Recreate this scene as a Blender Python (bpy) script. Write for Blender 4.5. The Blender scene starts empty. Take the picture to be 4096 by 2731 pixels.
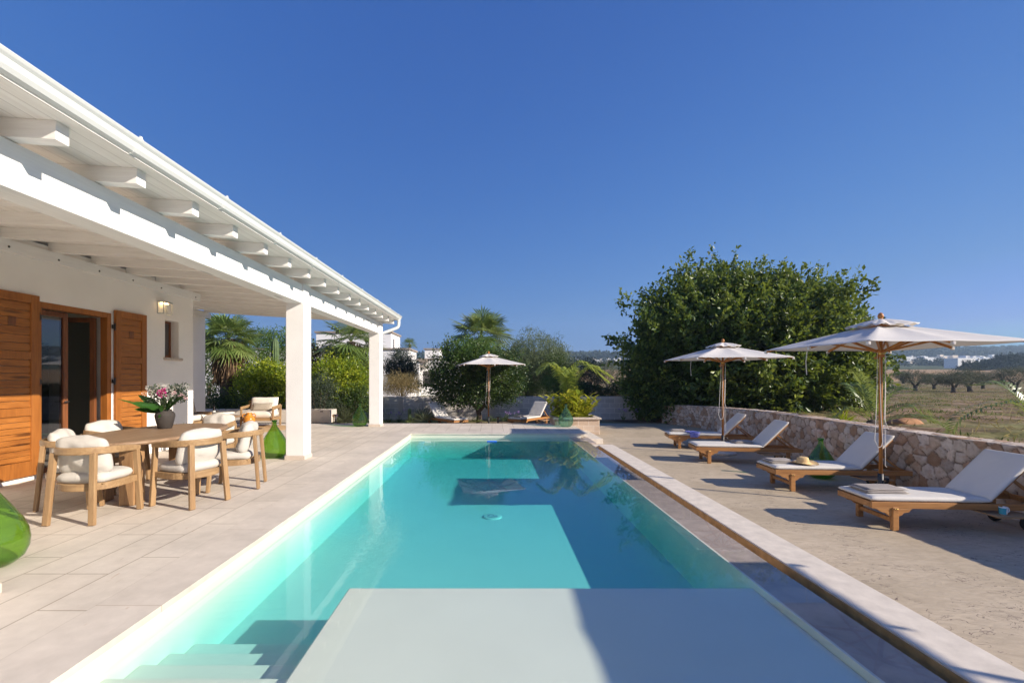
import bpy, bmesh, math, random
import numpy as np
from mathutils import Vector, Matrix, noise
SC = bpy.context.scene
COL = SC.collection
R = math.radians
random.seed(7)
RNG = np.random.default_rng(11)
# ------------------------------------------------------------------ photo geometry
F, CX, CY, H = 1045.3, 1130.0, 867.0, 1.55
def gp(px, py, z=0.0):
    Y = F * (H - z) / (py - CY)
    return ((px - CX) * Y / F, Y)
def at(px, py, Y):
    return ((px - CX) * Y / F, Y, H - (py - CY) * Y / F)
# ------------------------------------------------------------------ materials
MATS = {}
def newmat(name):
    m = bpy.data.materials.new(name); m.use_nodes = True
    MATS[name] = m
    return m, m.node_tree, m.node_tree.nodes['Principled BSDF']
def N(nt, t, **kw):
    n = nt.nodes.new(t)
    for k, v in kw.items():
        if hasattr(n, k): setattr(n, k, v)
        else: n.inputs[k].default_value = v
    return n
def L(nt, a, b): nt.links.new(a, b)
def coords(nt, kind='Object', scale=(1, 1, 1), rot=(0, 0, 0)):
    tc = N(nt, 'ShaderNodeTexCoord'); mp = N(nt, 'ShaderNodeMapping')
    mp.inputs['Scale'].default_value = scale; mp.inputs['Rotation'].default_value = rot
    if kind == 'World':
        g = N(nt, 'ShaderNodeNewGeometry'); L(nt, g.outputs['Position'], mp.inputs[0])
    else: L(nt, tc.outputs[kind], mp.inputs[0])
    return mp.outputs[0]
def ramp(nt, fac, stops):
    r = N(nt, 'ShaderNodeValToRGB')
    e = r.color_ramp.elements
    while len(e) > 1: e.remove(e[-1])
    e[0].position = stops[0][0]; e[0].color = (*stops[0][1], 1)
    for p, c in stops[1:]:
        x = e.new(p); x.color = (*c, 1)
    L(nt, fac, r.inputs[0])
    return r.outputs[0]
def noise_n(nt, vec, scale, detail=4, rough=.55, dist=0):
    n = N(nt, 'ShaderNodeTexNoise'); n.inputs['Scale'].default_value = scale
    n.inputs['Detail'].default_value = detail; n.inputs['Roughness'].default_value = rough
    n.inputs['Distortion'].default_value = dist
    L(nt, vec, n.inputs['Vector']); return n
def bump(nt, b, h, strength=.3, dist=.01, prev=None):
    n = N(nt, 'ShaderNodeBump'); n.inputs['Strength'].default_value = strength
    n.inputs['Distance'].default_value = dist
    L(nt, h, n.inputs['Height'])
    if prev is not None: L(nt, prev, n.inputs['Normal'])
    L(nt, n.outputs[0], b.inputs['Normal']); return n.outputs[0]
def mixc(nt, fac, a, b, mode='MIX'):
    m = N(nt, 'ShaderNodeMix'); m.data_type = 'RGBA'; m.blend_type = mode
    for s, v in ((m.inputs[0], fac), (m.inputs[6], a), (m.inputs[7], b)):
        if isinstance(v, (int, float)): s.default_value = v
        elif isinstance(v, tuple): s.default_value = (*v, 1)
        else: L(nt, v, s)
    return m.outputs[2]
def math_n(nt, op, a, b=None):
    m = N(nt, 'ShaderNodeMath', operation=op)
    for i, v in enumerate((a, b)):
        if v is None: continue
        if isinstance(v, (int, float)): m.inputs[i].default_value = v
        else: L(nt, v, m.inputs[i])
    return m.outputs[0]
def plain(name, c, rough=.6, metal=0, var=.12, scale=6, bmp=.1, bscale=60, spec=.4, kind='Object', bdist=.003):
    m, nt, b = newmat(name)
    v = coords(nt, kind)
    n = noise_n(nt, v, scale, 5)
    lo = tuple(x * (1 - var) for x in c); hi = tuple(min(1, x * (1 + var)) for x in c)
    L(nt, ramp(nt, n.outputs[0], [(.3, lo), (.7, hi)]), b.inputs['Base Color'])
    b.inputs['Roughness'].default_value = rough; b.inputs['Metallic'].default_value = metal
    b.inputs['Specular IOR Level'].default_value = spec
    if bmp:
        n2 = noise_n(nt, v, bscale, 3); bump(nt, b, n2.outputs[0], bmp, bdist)
    return m
def wood(name, c_dark, c_light, axis='X', rough=.5, grain=1.0, knots=False, spec=.4, kind='Object'):
    m, nt, b = newmat(name)
    s = {'X': (1.2, 14, 14), 'Y': (14, 1.2, 14), 'Z': (14, 14, 1.2)}[axis]
    v = coords(nt, kind, s)
    n = noise_n(nt, v, 2.2, 6, .6, .6)
    v2 = coords(nt, kind, tuple(x * .25 for x in s)); n2 = noise_n(nt, v2, 2, 3)
    f = math_n(nt, 'ADD', math_n(nt, 'MULTIPLY', n.outputs[0], .65), math_n(nt, 'MULTIPLY', n2.outputs[0], .35))
    col = ramp(nt, f, [(.32, c_dark), (.62, c_light), (.75, tuple(x * .9 for x in c_light))])
    if knots:
        vo = N(nt, 'ShaderNodeTexVoronoi'); vo.inputs['Scale'].default_value = 1.0
        L(nt, coords(nt, kind, tuple(min(x, 9) * .55 for x in s)), vo.inputs['Vector'])
        k = ramp(nt, vo.outputs['Distance'], [(.0, (0, 0, 0)), (.09, (.25, .25, .25)), (.14, (1, 1, 1))])
        col = mixc(nt, k, tuple(x * .45 for x in c_dark), col)
    L(nt, col, b.inputs['Base Color'])
    b.inputs['Roughness'].default_value = rough; b.inputs['Specular IOR Level'].default_value = spec
    bump(nt, b, n.outputs[0], .15 * grain, .003)
    return m
def fabric(name, c, trans=0.0, var=.05, scale=3, weave=900, wr=.35):
    m, nt, b = newmat(name)
    v = coords(nt)
    n = noise_n(nt, v, scale, 4)
    lo = tuple(x * (1 - var) for x in c)
    L(nt, ramp(nt, n.outputs[0], [(.3, lo), (.7, c)]), b.inputs['Base Color'])
    b.inputs['Roughness'].default_value = .9; b.inputs['Specular IOR Level'].default_value = .15
    n2 = noise_n(nt, v, 9, 3, .5, .4); p = bump(nt, b, n2.outputs[0], wr, .012)
    n3 = noise_n(nt, v, weave, 1); bump(nt, b, n3.outputs[0], .1, .001, p)
    if trans:
        t = N(nt, 'ShaderNodeBsdfTranslucent'); t.inputs[0].default_value = (*c, 1)
        mx = N(nt, 'ShaderNodeMixShader'); mx.inputs[0].default_value = trans
        o = nt.nodes['Material Output']
        L(nt, b.outputs[0], mx.inputs[1]); L(nt, t.outputs[0], mx.inputs[2]); L(nt, mx.outputs[0], o.inputs[0])
    return m
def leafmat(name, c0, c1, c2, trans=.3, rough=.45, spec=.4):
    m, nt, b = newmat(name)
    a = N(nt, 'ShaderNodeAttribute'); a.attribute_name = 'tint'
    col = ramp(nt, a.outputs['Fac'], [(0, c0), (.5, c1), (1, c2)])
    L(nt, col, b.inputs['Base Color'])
    b.inputs['Roughness'].default_value = rough; b.inputs['Specular IOR Level'].default_value = spec
    t = N(nt, 'ShaderNodeBsdfTranslucent')
    L(nt, mixc(nt, .5, col, (c2[0] * 1.3, c2[1] * 1.3, c2[2] * .8)), t.inputs[0])
    mx = N(nt, 'ShaderNodeMixShader'); mx.inputs[0].default_value = trans
    o = nt.nodes['Material Output']
    L(nt, b.outputs[0], mx.inputs[1]); L(nt, t.outputs[0], mx.inputs[2]); L(nt, mx.outputs[0], o.inputs[0])
    return m
def schlick(nt, f0, normal=None):
    lw = N(nt, 'ShaderNodeLayerWeight'); lw.inputs[0].default_value = .5
    if normal is not None: L(nt, normal, lw.inputs['Normal'])
    p = math_n(nt, 'POWER', lw.outputs['Facing'], 5.0)
    return math_n(nt, 'ADD', math_n(nt, 'MULTIPLY', p, 1 - f0), f0)
def glass(name, tint, refl=1.0, ior=1.45, bmp=0, edge=None):
    m = bpy.data.materials.new(name); m.use_nodes = True; nt = m.node_tree; nt.nodes.clear()
    o = N(nt, 'ShaderNodeOutputMaterial')
    g = N(nt, 'ShaderNodeBsdfGlossy'); g.inputs['Roughness'].default_value = .02; g.inputs[0].default_value = (refl, refl, refl, 1)
    t = N(nt, 'ShaderNodeBsdfTransparent'); t.inputs[0].default_value = (*tint, 1)
    if edge:
        lw = N(nt, 'ShaderNodeLayerWeight'); lw.inputs[0].default_value = .5
        L(nt, ramp(nt, lw.outputs['Facing'], [(0, tint), (.55, tuple(x * .9 for x in tint)), (.95, edge)]), t.inputs[0])
    mx = N(nt, 'ShaderNodeMixShader')
    L(nt, t.outputs[0], mx.inputs[1]); L(nt, g.outputs[0], mx.inputs[2]); L(nt, mx.outputs[0], o.inputs[0])
    nrm = None
    if edge:
        df = N(nt, 'ShaderNodeBsdfDiffuse'); df.inputs[0].default_value = (tint[0] * .5, tint[1] * .5, tint[2] * .35, 1); tl = N(nt, 'ShaderNodeBsdfTranslucent'); tl.inputs[0].default_value = (tint[0] * .6, tint[1] * .6, tint[2] * .4, 1)
        m1 = N(nt, 'ShaderNodeMixShader'); L(nt, df.outputs[0], m1.inputs[1]); L(nt, tl.outputs[0], m1.inputs[2])
        m2 = N(nt, 'ShaderNodeMixShader'); m2.inputs[0].default_value = .13; L(nt, t.outputs[0], m2.inputs[1]); L(nt, m1.outputs[0], m2.inputs[2]); L(nt, m2.outputs[0], mx.inputs[1])
    if bmp:
        v = coords(nt); n = noise_n(nt, v, 7, 2)
        bn = N(nt, 'ShaderNodeBump'); bn.inputs['Strength'].default_value = bmp; bn.inputs['Distance'].default_value = .02
        L(nt, n.outputs[0], bn.inputs['Height']); L(nt, bn.outputs[0], g.inputs['Normal']); nrm = bn.outputs[0]
    L(nt, schlick(nt, ((ior - 1) / (ior + 1)) ** 2, nrm), mx.inputs[0])
    MATS[name] = m
    return m
# ------------------------------------------------------------------ mesh collector
class MB:
    def __init__(s): s.v = []; s.f = []; s.n = 0; s.M = Matrix.Identity(4); s.sm = []
    def add(s, vs, fs, smooth=False):
        M = s.M
        s.v += [tuple(M @ Vector(p)) for p in vs]
        s.f += [tuple(i + s.n for i in f) for f in fs]; s.sm += [smooth] * len(fs)
        s.n += len(vs); return s
    def box(s, a, b):
        x0, x1 = sorted((a[0], b[0])); y0, y1 = sorted((a[1], b[1])); z0, z1 = sorted((a[2], b[2]))
        return s.hexa([(x0, y0, z0), (x1, y0, z0), (x1, y1, z0), (x0, y1, z0), (x0, y0, z1), (x1, y0, z1), (x1, y1, z1), (x0, y1, z1)])
    def hexa(s, v):
        return s.add(v, [(0, 3, 2, 1), (4, 5, 6, 7), (0, 1, 5, 4), (1, 2, 6, 5), (2, 3, 7, 6), (3, 0, 4, 7)])
    def bar(s, p, q, w, h, up=(0, 0, 1), w2=None, h2=None):
        p = Vector(p); q = Vector(q); d = (q - p).normalized(); u = Vector(up)
        if abs(d.dot(u)) > .98: u = Vector((0, 1, 0))
        x = d.cross(u).normalized(); y = x.cross(d).normalized()
        w2 = w if w2 is None else w2; h2 = h if h2 is None else h2
        vs = []
        for c, ww, hh in ((p, w, h), (q, w2, h2)):
            for a, b in ((-1, -1), (1, -1), (1, 1), (-1, 1)): vs.append(tuple(c + x * a * ww / 2 + y * b * hh / 2))
        return s.hexa([vs[i] for i in (0, 1, 2, 3, 4, 5, 6, 7)])
    def tube(s, pts, r, n=8, cap=True):
        pts = [Vector(p) for p in pts]; k = len(pts)
        rs = r if isinstance(r, (list, tuple)) else [r] * k
        vs = []; fs = []; prev = None
        for i, p in enumerate(pts):
            d = (pts[min(i + 1, k - 1)] - pts[max(i - 1, 0)]).normalized()
            if prev is None:
                u = Vector((0, 0, 1)) if abs(d.z) < .9 else Vector((1, 0, 0))
                x = d.cross(u).normalized()
            else: x = (prev - d * prev.dot(d)).normalized()
            prev = x; y = d.cross(x)
            for j in range(n):
                a = 2 * math.pi * j / n
                vs.append(tuple(p + (x * math.cos(a) + y * math.sin(a)) * rs[i]))
        for i in range(k - 1):
            for j in range(n):
                a = i * n + j; b = i * n + (j + 1) % n
                fs.append((a, b, b + n, a + n))
        if cap:
            fs.append(tuple(range(n - 1, -1, -1))); fs.append(tuple((k - 1) * n + j for j in range(n)))
        return s.add(vs, fs, True)
    def lathe(s, prof, c=(0, 0, 0), n=32, cap=True):
        vs = []; fs = []; k = len(prof)
        for r, z in prof:
            for j in range(n):
                a = 2 * math.pi * j / n
                vs.append((c[0] + r * math.cos(a), c[1] + r * math.sin(a), c[2] + z))
        for i in range(k - 1):
            for j in range(n):
                a = i * n + j; b = i * n + (j + 1) % n
                fs.append((a, b, b + n, a + n))
        if cap:
            fs.append(tuple(range(n - 1, -1, -1))); fs.append(tuple((k - 1) * n + j for j in range(n)))
        return s.add(vs, fs, True)
    def sweep(s, path, w, h, closed=False, up=(0, 0, 1)):
        """rectangular section w (sideways) x h (up) along a mostly horizontal path"""
        P = [Vector(p) for p in path]; k = len(P); vs = []; fs = []
        u = Vector(up)
        for i, p in enumerate(P):
            if closed: d = (P[(i + 1) % k] - P[i - 1]).normalized()
            else: d = (P[min(i + 1, k - 1)] - P[max(i - 1, 0)]).normalized()
            x = d.cross(u).normalized()
            ww = w[i] if isinstance(w, (list, tuple)) else w
            hh = h[i] if isinstance(h, (list, tuple)) else h
            for a, b in ((-1, -1), (1, -1), (1, 1), (-1, 1)): vs.append(tuple(p + x * a * ww / 2 + u * b * hh / 2))
        for i in range(k if closed else k - 1):
            for j in range(4):
                a = i * 4 + j; b = i * 4 + (j + 1) % 4; m = ((i + 1) % k) * 4
                fs.append((a, b, m + (j + 1) % 4, m + j))
        if not closed: fs += [(3, 2, 1, 0), tuple((k - 1) * 4 + j for j in range(4))]
        return s.add(vs, fs, False)
    def prism(s, poly, z0, z1):
        k = len(poly)
        vs = [(x, y, z0) for x, y in poly] + [(x, y, z1) for x, y in poly]
        fs = [tuple(range(k - 1, -1, -1)), tuple(range(k, 2 * k))] + [(i, (i + 1) % k, k + (i + 1) % k, k + i) for i in range(k)]
        return s.add(vs, fs)
    def pillow(s, w, h, t, n=18, pinch=.06, seed=0, boxy=4.0, wr=.012, rnd_e=0):
        """closed cushion in XZ plane (w along x, h along z), thickness t along y"""
        vs = []; idx = {}; fs = []
        rnd = random.Random(seed); ox = rnd.uniform(0, 50)
        for side in (1, -1):
            for i in range(n + 1):
                for j in range(n + 1):
                    u = -1 + 2 * i / n; v = -1 + 2 * j / n
                    edge = i in (0, n) or j in (0, n)
                    if edge and side == -1: idx[(side, i, j)] = idx[(1, i, j)]; continue
                    uu = math.copysign(1 - (1 - abs(u)) ** 1.35, u); vv = math.copysign(1 - (1 - abs(v)) ** 1.35, v)
                    th = (max(0, 1 - abs(uu) ** boxy) * max(0, 1 - abs(vv) ** boxy)) ** .5
                    x = uu * w / 2 * (1 - pinch * (1 - abs(vv)) * abs(uu) ** 3); z = vv * h / 2 * (1 - pinch * (1 - abs(uu)) * abs(vv) ** 3)
                    if rnd_e:
                        mxx = max(abs(uu), abs(vv))
                        if mxx > 1e-6:
                            g_ = mxx / ((abs(uu) ** rnd_e + abs(vv) ** rnd_e) ** (1 / rnd_e)); x *= g_; z *= g_
                        th = max(0, 1 - mxx ** boxy) ** .5
                    nz = noise.noise(Vector((x * 7 + ox, z * 7, side * 3.1))) * wr
                    y = side * t / 2 * th + nz * (0.4 + .6 * th)
                    idx[(side, i, j)] = len(vs); vs.append((x, y, z + nz * .6))
            for i in range(n):
                for j in range(n):
                    q = [idx[(side, i, j)], idx[(side, i + 1, j)], idx[(side, i + 1, j + 1)], idx[(side, i, j + 1)]]
                    fs.append(tuple(q if side == -1 else q[::-1]))
        return s.add(vs, fs, True)
    def build(s, name, mat, parent=None, bevel=0, world=False, seg=2, smooth=None):
        me = bpy.data.meshes.new(name); me.from_pydata(s.v, [], s.f)
        sm = s.sm if smooth is None else [smooth] * len(s.f)
        me.polygons.foreach_set('use_smooth', sm)
        me.materials.append(MATS[mat] if isinstance(mat, str) else mat)
        me.update()
        o = bpy.data.objects.new(name, me); COL.objects.link(o)
        if parent is not None:
            o.parent = parent
            if world: o.location = -parent.location
        if bevel:
            b = o.modifiers.new('bevel', 'BEVEL'); b.width = bevel; b.segments = seg; b.limit_method = 'ANGLE'; b.angle_limit = R(40)
            b.harden_normals = False
        return o
def meta(o, label=None, cat=None, group=None, kind=None):
    if label: o['label'] = label
    if cat: o['category'] = cat
    if group: o['group'] = group
    if kind: o['kind'] = kind
    return o
def thing(name, loc, label, cat, group=None, rz=0):
    o = bpy.data.objects.new(name, None); COL.objects.link(o); o.location = loc; o.rotation_euler = (0, 0, rz)
    o.empty_display_size = .2
    return meta(o, label, cat, group)
def struct(o): o['kind'] = 'structure'; return o
def dup(root, loc, rz, label=None, group=None):
    def cp(o, par):
        c = o.copy(); COL.objects.link(c); c.parent = par
        for ch in kids.get(o.name, []): cp(ch, c)
        return c
    kids = {}
    for o in bpy.data.objects:
        if o.parent: kids.setdefault(o.parent.name, []).append(o)
    r = cp(root, None); r.location = loc; r.rotation_euler = (0, 0, rz)
    if label: r['label'] = label
    if group: r['group'] = group
    return r
def npmesh(name, V, Fq, mat, parent=None, tint=None, world=False, smooth=False, color=None):
    """numpy mesh of quads (M,4) or tris"""
    V = np.asarray(V, dtype=np.float32); Fq = np.asarray(Fq, dtype=np.int32)
    k = Fq.shape[1]; M = Fq.shape[0]
    me = bpy.data.meshes.new(name)
    me.vertices.add(len(V)); me.vertices.foreach_set('co', V.ravel())
    me.loops.add(M * k); me.loops.foreach_set('vertex_index', Fq.ravel())
    me.polygons.add(M); me.polygons.foreach_set('loop_start', np.arange(0, M * k, k, dtype=np.int32))
    me.polygons.foreach_set('loop_total', np.full(M, k, dtype=np.int32))
    me.polygons.foreach_set('use_smooth', np.full(M, smooth, dtype=bool))
    if tint is not None:
        a = me.attributes.new('tint', 'FLOAT', 'POINT'); a.data.foreach_set('value', np.asarray(tint, dtype=np.float32))
    if color is not None:
        a = me.attributes.new('stone', 'FLOAT_COLOR', 'POINT')
        a.data.foreach_set('color', np.asarray(color, dtype=np.float32).ravel())
    me.materials.append(MATS[mat] if isinstance(mat, str) else mat)
    me.update(calc_edges=True); me.validate()
    o = bpy.data.objects.new(name, me); COL.objects.link(o)
    if parent is not None:
        o.parent = parent
        if world: o.location = -parent.location
    return o
def unit(a): return a / (np.linalg.norm(a, axis=1, keepdims=True) + 1e-9)
class Leaves:
    def __init__(s): s.V = []; s.T = []; s.n = 0
    def add(s, P, D, Ln, W, tint, fold=.18, nrm=None, droop=0):
        n = len(P)
        if n == 0: return
        D = unit(np.asarray(D, float)); r = RNG.normal(size=(n, 3)) if nrm is None else nrm + RNG.normal(size=(n, 3)) * .35
        S = unit(np.cross(D, r)); Nn = np.cross(S, D)
        Ln = np.broadcast_to(np.asarray(Ln, float), (n,))[:, None]; W = np.broadcast_to(np.asarray(W, float), (n,))[:, None]
        mid = P + D * Ln * .5
        tip = P + D * Ln - np.array([0, 0, 1.0]) * droop * Ln
        v = np.stack([P, mid + S * W * .5 + Nn * W * fold, tip, mid - S * W * .5 + Nn * W * fold], 1)
        s.V.append(v.reshape(-1, 3)); s.T.append(np.repeat(np.broadcast_to(np.asarray(tint, float), (n,)), 4)); s.n += n
    def build(s, name, mat, parent=None, world=False):
        V = np.concatenate(s.V); q = np.arange(s.n * 4).reshape(-1, 4)
        return npmesh(name, V, q, mat, parent, np.clip(np.concatenate(s.T), 0, 1), world)
def lump_dirs(n, up=.25):
    d = unit(RNG.normal(size=(n, 3)) + np.array([0, 0, up])); return d
def crown(center, rad, twigs, per, leaf, lw, mat, parent, name='crown', twig_len=.5, inner=.35, lumps=14, lump_amp=.25, flat=-1.0,
          tint=(.5, .18), upness=.4, droop=0.0, spread=.09, top_bias=0.0, zmin=None, weep=0.0, shell=.62, jag=.12):
    c = np.array(center, float); rad = np.array(rad, float)
    B = lump_dirs(lumps, .3); amp = RNG.uniform(.4, 1, lumps) * lump_amp
    n = twigs
    d = unit(RNG.normal(size=(n, 3)) + np.array([0, 0, top_bias]))
    if flat > -1: d[:, 2] = np.maximum(d[:, 2], flat); d = unit(d)
    rf = 1 - lump_amp * .6 + (np.maximum(0, d @ B.T) ** (8 + lumps * .4) * amp).max(1) + RNG.normal(size=n) * jag * .5
    rr = shell + (1 - shell) * RNG.random(n) ** .6
    ins = RNG.random(n) < inner
    rr[ins] = RNG.random(ins.sum()) ** .5 * .8
    base = c + d * rad * (rf * rr)[:, None]
    ax = unit(d * np.array([1, 1, .8]) + np.array([0, 0, upness]) + RNG.normal(size=(n, 3)) * .35)
    lv = Leaves()
    tl = twig_len * RNG.uniform(.6, 1.3, n); tt = RNG.normal(tint[0], tint[1], n)
    # lighter young growth outside on the twig tips
    for k in range(per):
        f = (k + RNG.random(n)) / per
        P = base + ax * (tl * f)[:, None] + RNG.normal(size=(n, 3)) * spread * (1 - .4 * f)[:, None]
        P[:, 2] -= weep * f * tl
        D = unit(ax * .7 + RNG.normal(size=(n, 3)) * .8 + np.array([0, 0, -droop]))
        s = RNG.uniform(.7, 1.25, n)
        ok = np.ones(n, bool) if zmin is None else P[:, 2] > zmin
        lv.add(P[ok], D[ok], (leaf * s)[ok], (lw * s)[ok], (tt + (f - .5) * .22 + RNG.normal(size=n) * .08)[ok])
    return lv.build(name, mat, parent, world=True)
def trunk(parent, pts, rs, limbs, mat='bark', name='trunk'):
    m = MB(); m.tube(pts, rs, 10)
    for a, b, r0, r1 in limbs:
        a = Vector(a); b = Vector(b); mid = (a + b) / 2 + Vector((random.uniform(-.1, .1), random.uniform(-.1, .1), .08))
        m.tube([a, mid, b], [r0, (r0 + r1) / 2, r1], 7)
    return m.build(name, mat, parent, world=True)
# ------------------------------------------------------------------ material library
plain('white_render', (.86, .83, .79), .85, var=.03, scale=2, bmp=.35, bscale=70, spec=.2, bdist=.004, kind='World')
plain('column_render', (.82, .80, .78), .85, var=.03, scale=3, bmp=.7, bscale=55, spec=.2, bdist=.006, kind='World')
plain('white_metal', (.68, .70, .68), .3, var=.01, bmp=0)
plain('plinth_stone', (.62, .53, .45), .8, var=.1, scale=12, bmp=.3, bscale=120, kind='World')
plain('dark_metal', (.03, .03, .032), .45, var=.1, bmp=.1)
plain('black_rubber', (.02, .02, .02), .7, bmp=.1)
plain('brass', (.55, .38, .13), .3, 1.0, var=.1, bmp=0)
plain('steel', (.6, .6, .6), .35, 1.0, var=.05, bmp=0)
plain('rope', (.72, .68, .62), .9, bmp=.3, bscale=300)
plain('bark', (.10, .075, .055), .95, var=.35, scale=9, bmp=.9, bscale=25, bdist=.02)
plain('olive_bark', (.085, .07, .055), .95, var=.35, scale=9, bmp=.9, bscale=25, bdist=.03)
plain('pale_stem', (.28, .26, .17), .8, var=.2)
plain('green_stem', (.12, .17, .05), .7, var=.2)
plain('trough_concrete', (.60, .53, .46), .85, var=.08, scale=4, bmp=.3, bscale=40, kind='World')
plain('stone_cream', (.68, .60, .50), .75, var=.12, scale=7, bmp=.35, bscale=60, kind='World')
plain('stone_sill', (.52, .44, .37), .9, var=.18, scale=25, bmp=.8, bscale=70, bdist=.01)
plain('vase_clay', (.045, .037, .032), .75, var=.18, scale=14, bmp=.4, bscale=90)
plain('terracotta_pale', (.60, .47, .40), .8, var=.08, bmp=.15)
plain('amber_glaze', (.55, .22, .03), .25, var=.3, scale=5, bmp=.1)
plain('jute', (.50, .33, .17), .95, var=.2, scale=20, bmp=.8, bscale=60, bdist=.01)
plain('straw', (.62, .44, .22), .9, var=.15, scale=30, bmp=.7, bscale=160, bdist=.004)
plain('paper', (.72, .68, .58), .8, var=.06)
plain('cream_marble', (.72, .68, .60), .35, var=.1, scale=9, bmp=0)
plain('mug_white', (.82, .82, .8), .25, var=.02, bmp=0)
plain('mug_blue', (.06, .33, .45), .25, var=.1, bmp=0)
plain('blue_plastic', (.01, .16, .75), .4, var=.1, bmp=0)
plain('towel_grey', (.36, .32, .29), .95, var=.08, scale=8, bmp=.6, bscale=250)
plain('swimsuit_lilac', (.24, .25, .62), .8, var=.15, scale=12, bmp=.3, bscale=90)
plain('wine_dark', (.012, .008, .008), .1, bmp=0)
plain('label_white', (.75, .73, .70), .6, bmp=0)
plain('cactus_green', (.085, .13, .055), .7, var=.2, scale=8, bmp=.3)
plain('dark_cactus', (.03, .035, .022), .8, var=.2, scale=8, bmp=.3)
plain('room_wall', (.80, .81, .74), .9, var=.04, bmp=.1)
plain('room_dark', (.05, .045, .04), .8, bmp=.1)
plain('curtain', (.55, .56, .50), .95, var=.06, bmp=.1)
plain('neighbour_white', (.78, .77, .76), .9, var=.05, scale=.8, bmp=.2, kind='World')
plain('cornice_stone', (.30, .25, .21), .9, var=.15, bmp=.2)
plain('far_window', (.10, .09, .085), .4, bmp=0)
plain('far_white', (.78, .76, .73), .9, var=.05, bmp=0)
plain('far_cream', (.70, .60, .48), .9, var=.06, bmp=0)
plain('far_terracotta', (.45, .16, .09), .9, var=.1, bmp=0)
plain('far_grey', (.50, .48, .46), .9, var=.06, bmp=0)
plain('rust_rock', (.34, .17, .08), .9, var=.3, bmp=.4)
wood('painted_wood', (.76, .73, .70), (.87, .85, .82), 'X', .6, .5, kind='World')
wood('painted_beam', (.76, .75, .73), (.85, .84, .82), 'Y', .6, .5, kind='World', knots=True)
wood('shutter_wood', (.22, .07, .013), (.44, .165, .034), 'Y', .42, 1.0, knots=True, kind='World')
wood('shutter_frame', (.24, .08, .015), (.39, .14, .028), 'Z', .42, .8, kind='World')
wood('door_wood', (.12, .045, .018), (.24, .085, .03), 'Z', .45, .6, kind='World')
wood('chair_teak', (.24, .14, .065), (.39, .25, .125), 'X', .5, .8)
wood('leg_teak', (.24, .14, .065), (.38, .24, .12), 'Z', .5, .8)
wood('table_teak', (.19, .115, .065), (.33, .215, .13), 'Y', .5, .8)
wood('table_leg_teak', (.24, .13, .06), (.42, .25, .12), 'Z', .5, .8)
wood('lounger_teak', (.25, .11, .035), (.46, .22, .075), 'X', .5, 1.0)
wood('pole_wood', (.33, .12, .025), (.50, .21, .05), 'Z', .4, .6)
wood('tray_wood', (.30, .19, .10), (.42, .28, .16), 'X', .6, .8)
fabric('cushion_white', (.56, .525, .475), wr=.8)
fabric('cushion_cream', (.74, .68, .60))
fabric('lounger_cushion', (.66, .625, .575), wr=.3)
fabric('canopy_cloth', (.79, .755, .71), trans=.28, wr=.3)
m, nt, b = newmat('striped_fabric')
v = coords(nt); w = N(nt, 'ShaderNodeTexWave', wave_type='BANDS', bands_direction='Z'); w.inputs['Scale'].default_value = 9; w.inputs['Distortion'].default_value = .3
L(nt, v, w.inputs['Vector']); L(nt, ramp(nt, w.outputs['Fac'], [(.5, (.62, .53, .42)), (.62, (.06, .05, .045))]), b.inputs['Base Color']); b.inputs['Roughness'].default_value = .95
# soffit boarding : joints every 14 cm
m, nt, b = newmat('soffit_boards')
v = coords(nt, 'World'); sx = N(nt, 'ShaderNodeSeparateXYZ'); L(nt, v, sx.inputs[0])
fr = math_n(nt, 'FRACT', math_n(nt, 'MULTIPLY', sx.outputs[0], 1 / .14))
jt = math_n(nt, 'LESS_THAN', fr, .03)
n = noise_n(nt, coords(nt, 'World', (14, 1.2, 14)), 2, 5)
L(nt, mixc(nt, jt, ramp(nt, n.outputs[0], [(.3, (.78, .75, .71)), (.7, (.87, .85, .81))]), (.35, .32, .29)), b.inputs['Base Color'])
b.inputs['Roughness'].default_value = .7
# terrace slabs
def slabs(name, rowh, bw, c0, c1, cm, mortar=.005):
    m, nt, b = newmat(name)
    v = coords(nt, 'World', (1, 1, 1), (0, 0, R(90)))
    br = N(nt, 'ShaderNodeTexBrick'); br.offset = .37; br.offset_frequency = 3
    br.inputs['Scale'].default_value = 1; br.inputs['Row Height'].default_value = rowh; br.inputs['Brick Width'].default_value = bw
    br.inputs['Mortar Size'].default_value = mortar; br.inputs['Mortar Smooth'].default_value = .3; br.inputs['Bias'].default_value = 0
    br.inputs['Color1'].default_value = (*c0, 1); br.inputs['Color2'].default_value = (*c1, 1); br.inputs['Mortar'].default_value = (*cm, 1)
    L(nt, v, br.inputs['Vector'])
    g = coords(nt, 'World')
    n1 = noise_n(nt, g, 1.3, 6, .6); n2 = noise_n(nt, g, 9, 5, .6)
    vor = noise_n(nt, coords(nt, 'World', (9, 2, 1)), 2.2, 3, .5, .5)
    c = mixc(nt, .6, br.outputs['Color'], ramp(nt, n1.outputs[0], [(.25, (.55, .55, .55)), (.75, (1.0, 1.0, 1.0))]), 'MULTIPLY')
    c = mixc(nt, .35, c, ramp(nt, n2.outputs[0], [(.3, (.72, .70, .68)), (.7, (1, 1, 1))]), 'MULTIPLY')
    c = mixc(nt, .5, c, ramp(nt, vor.outputs[0], [(.24, (.72, .52, .38)), (.31, (1, 1, 1))]), 'MULTIPLY')
    L(nt, c, b.inputs['Base Color']); b.inputs['Roughness'].default_value = .8; b.inputs['Specular IOR Level'].default_value = .25
    n3 = noise_n(nt, g, 140, 3); p = bump(nt, b, n3.outputs[0], .35, .002)
    bump(nt, b, br.outputs['Fac'], -.5, .004, p)
slabs('terrace_slabs', .337, .9, (.76, .68, .585), (.715, .635, .54), (.46, .39, .31), .007)
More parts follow.
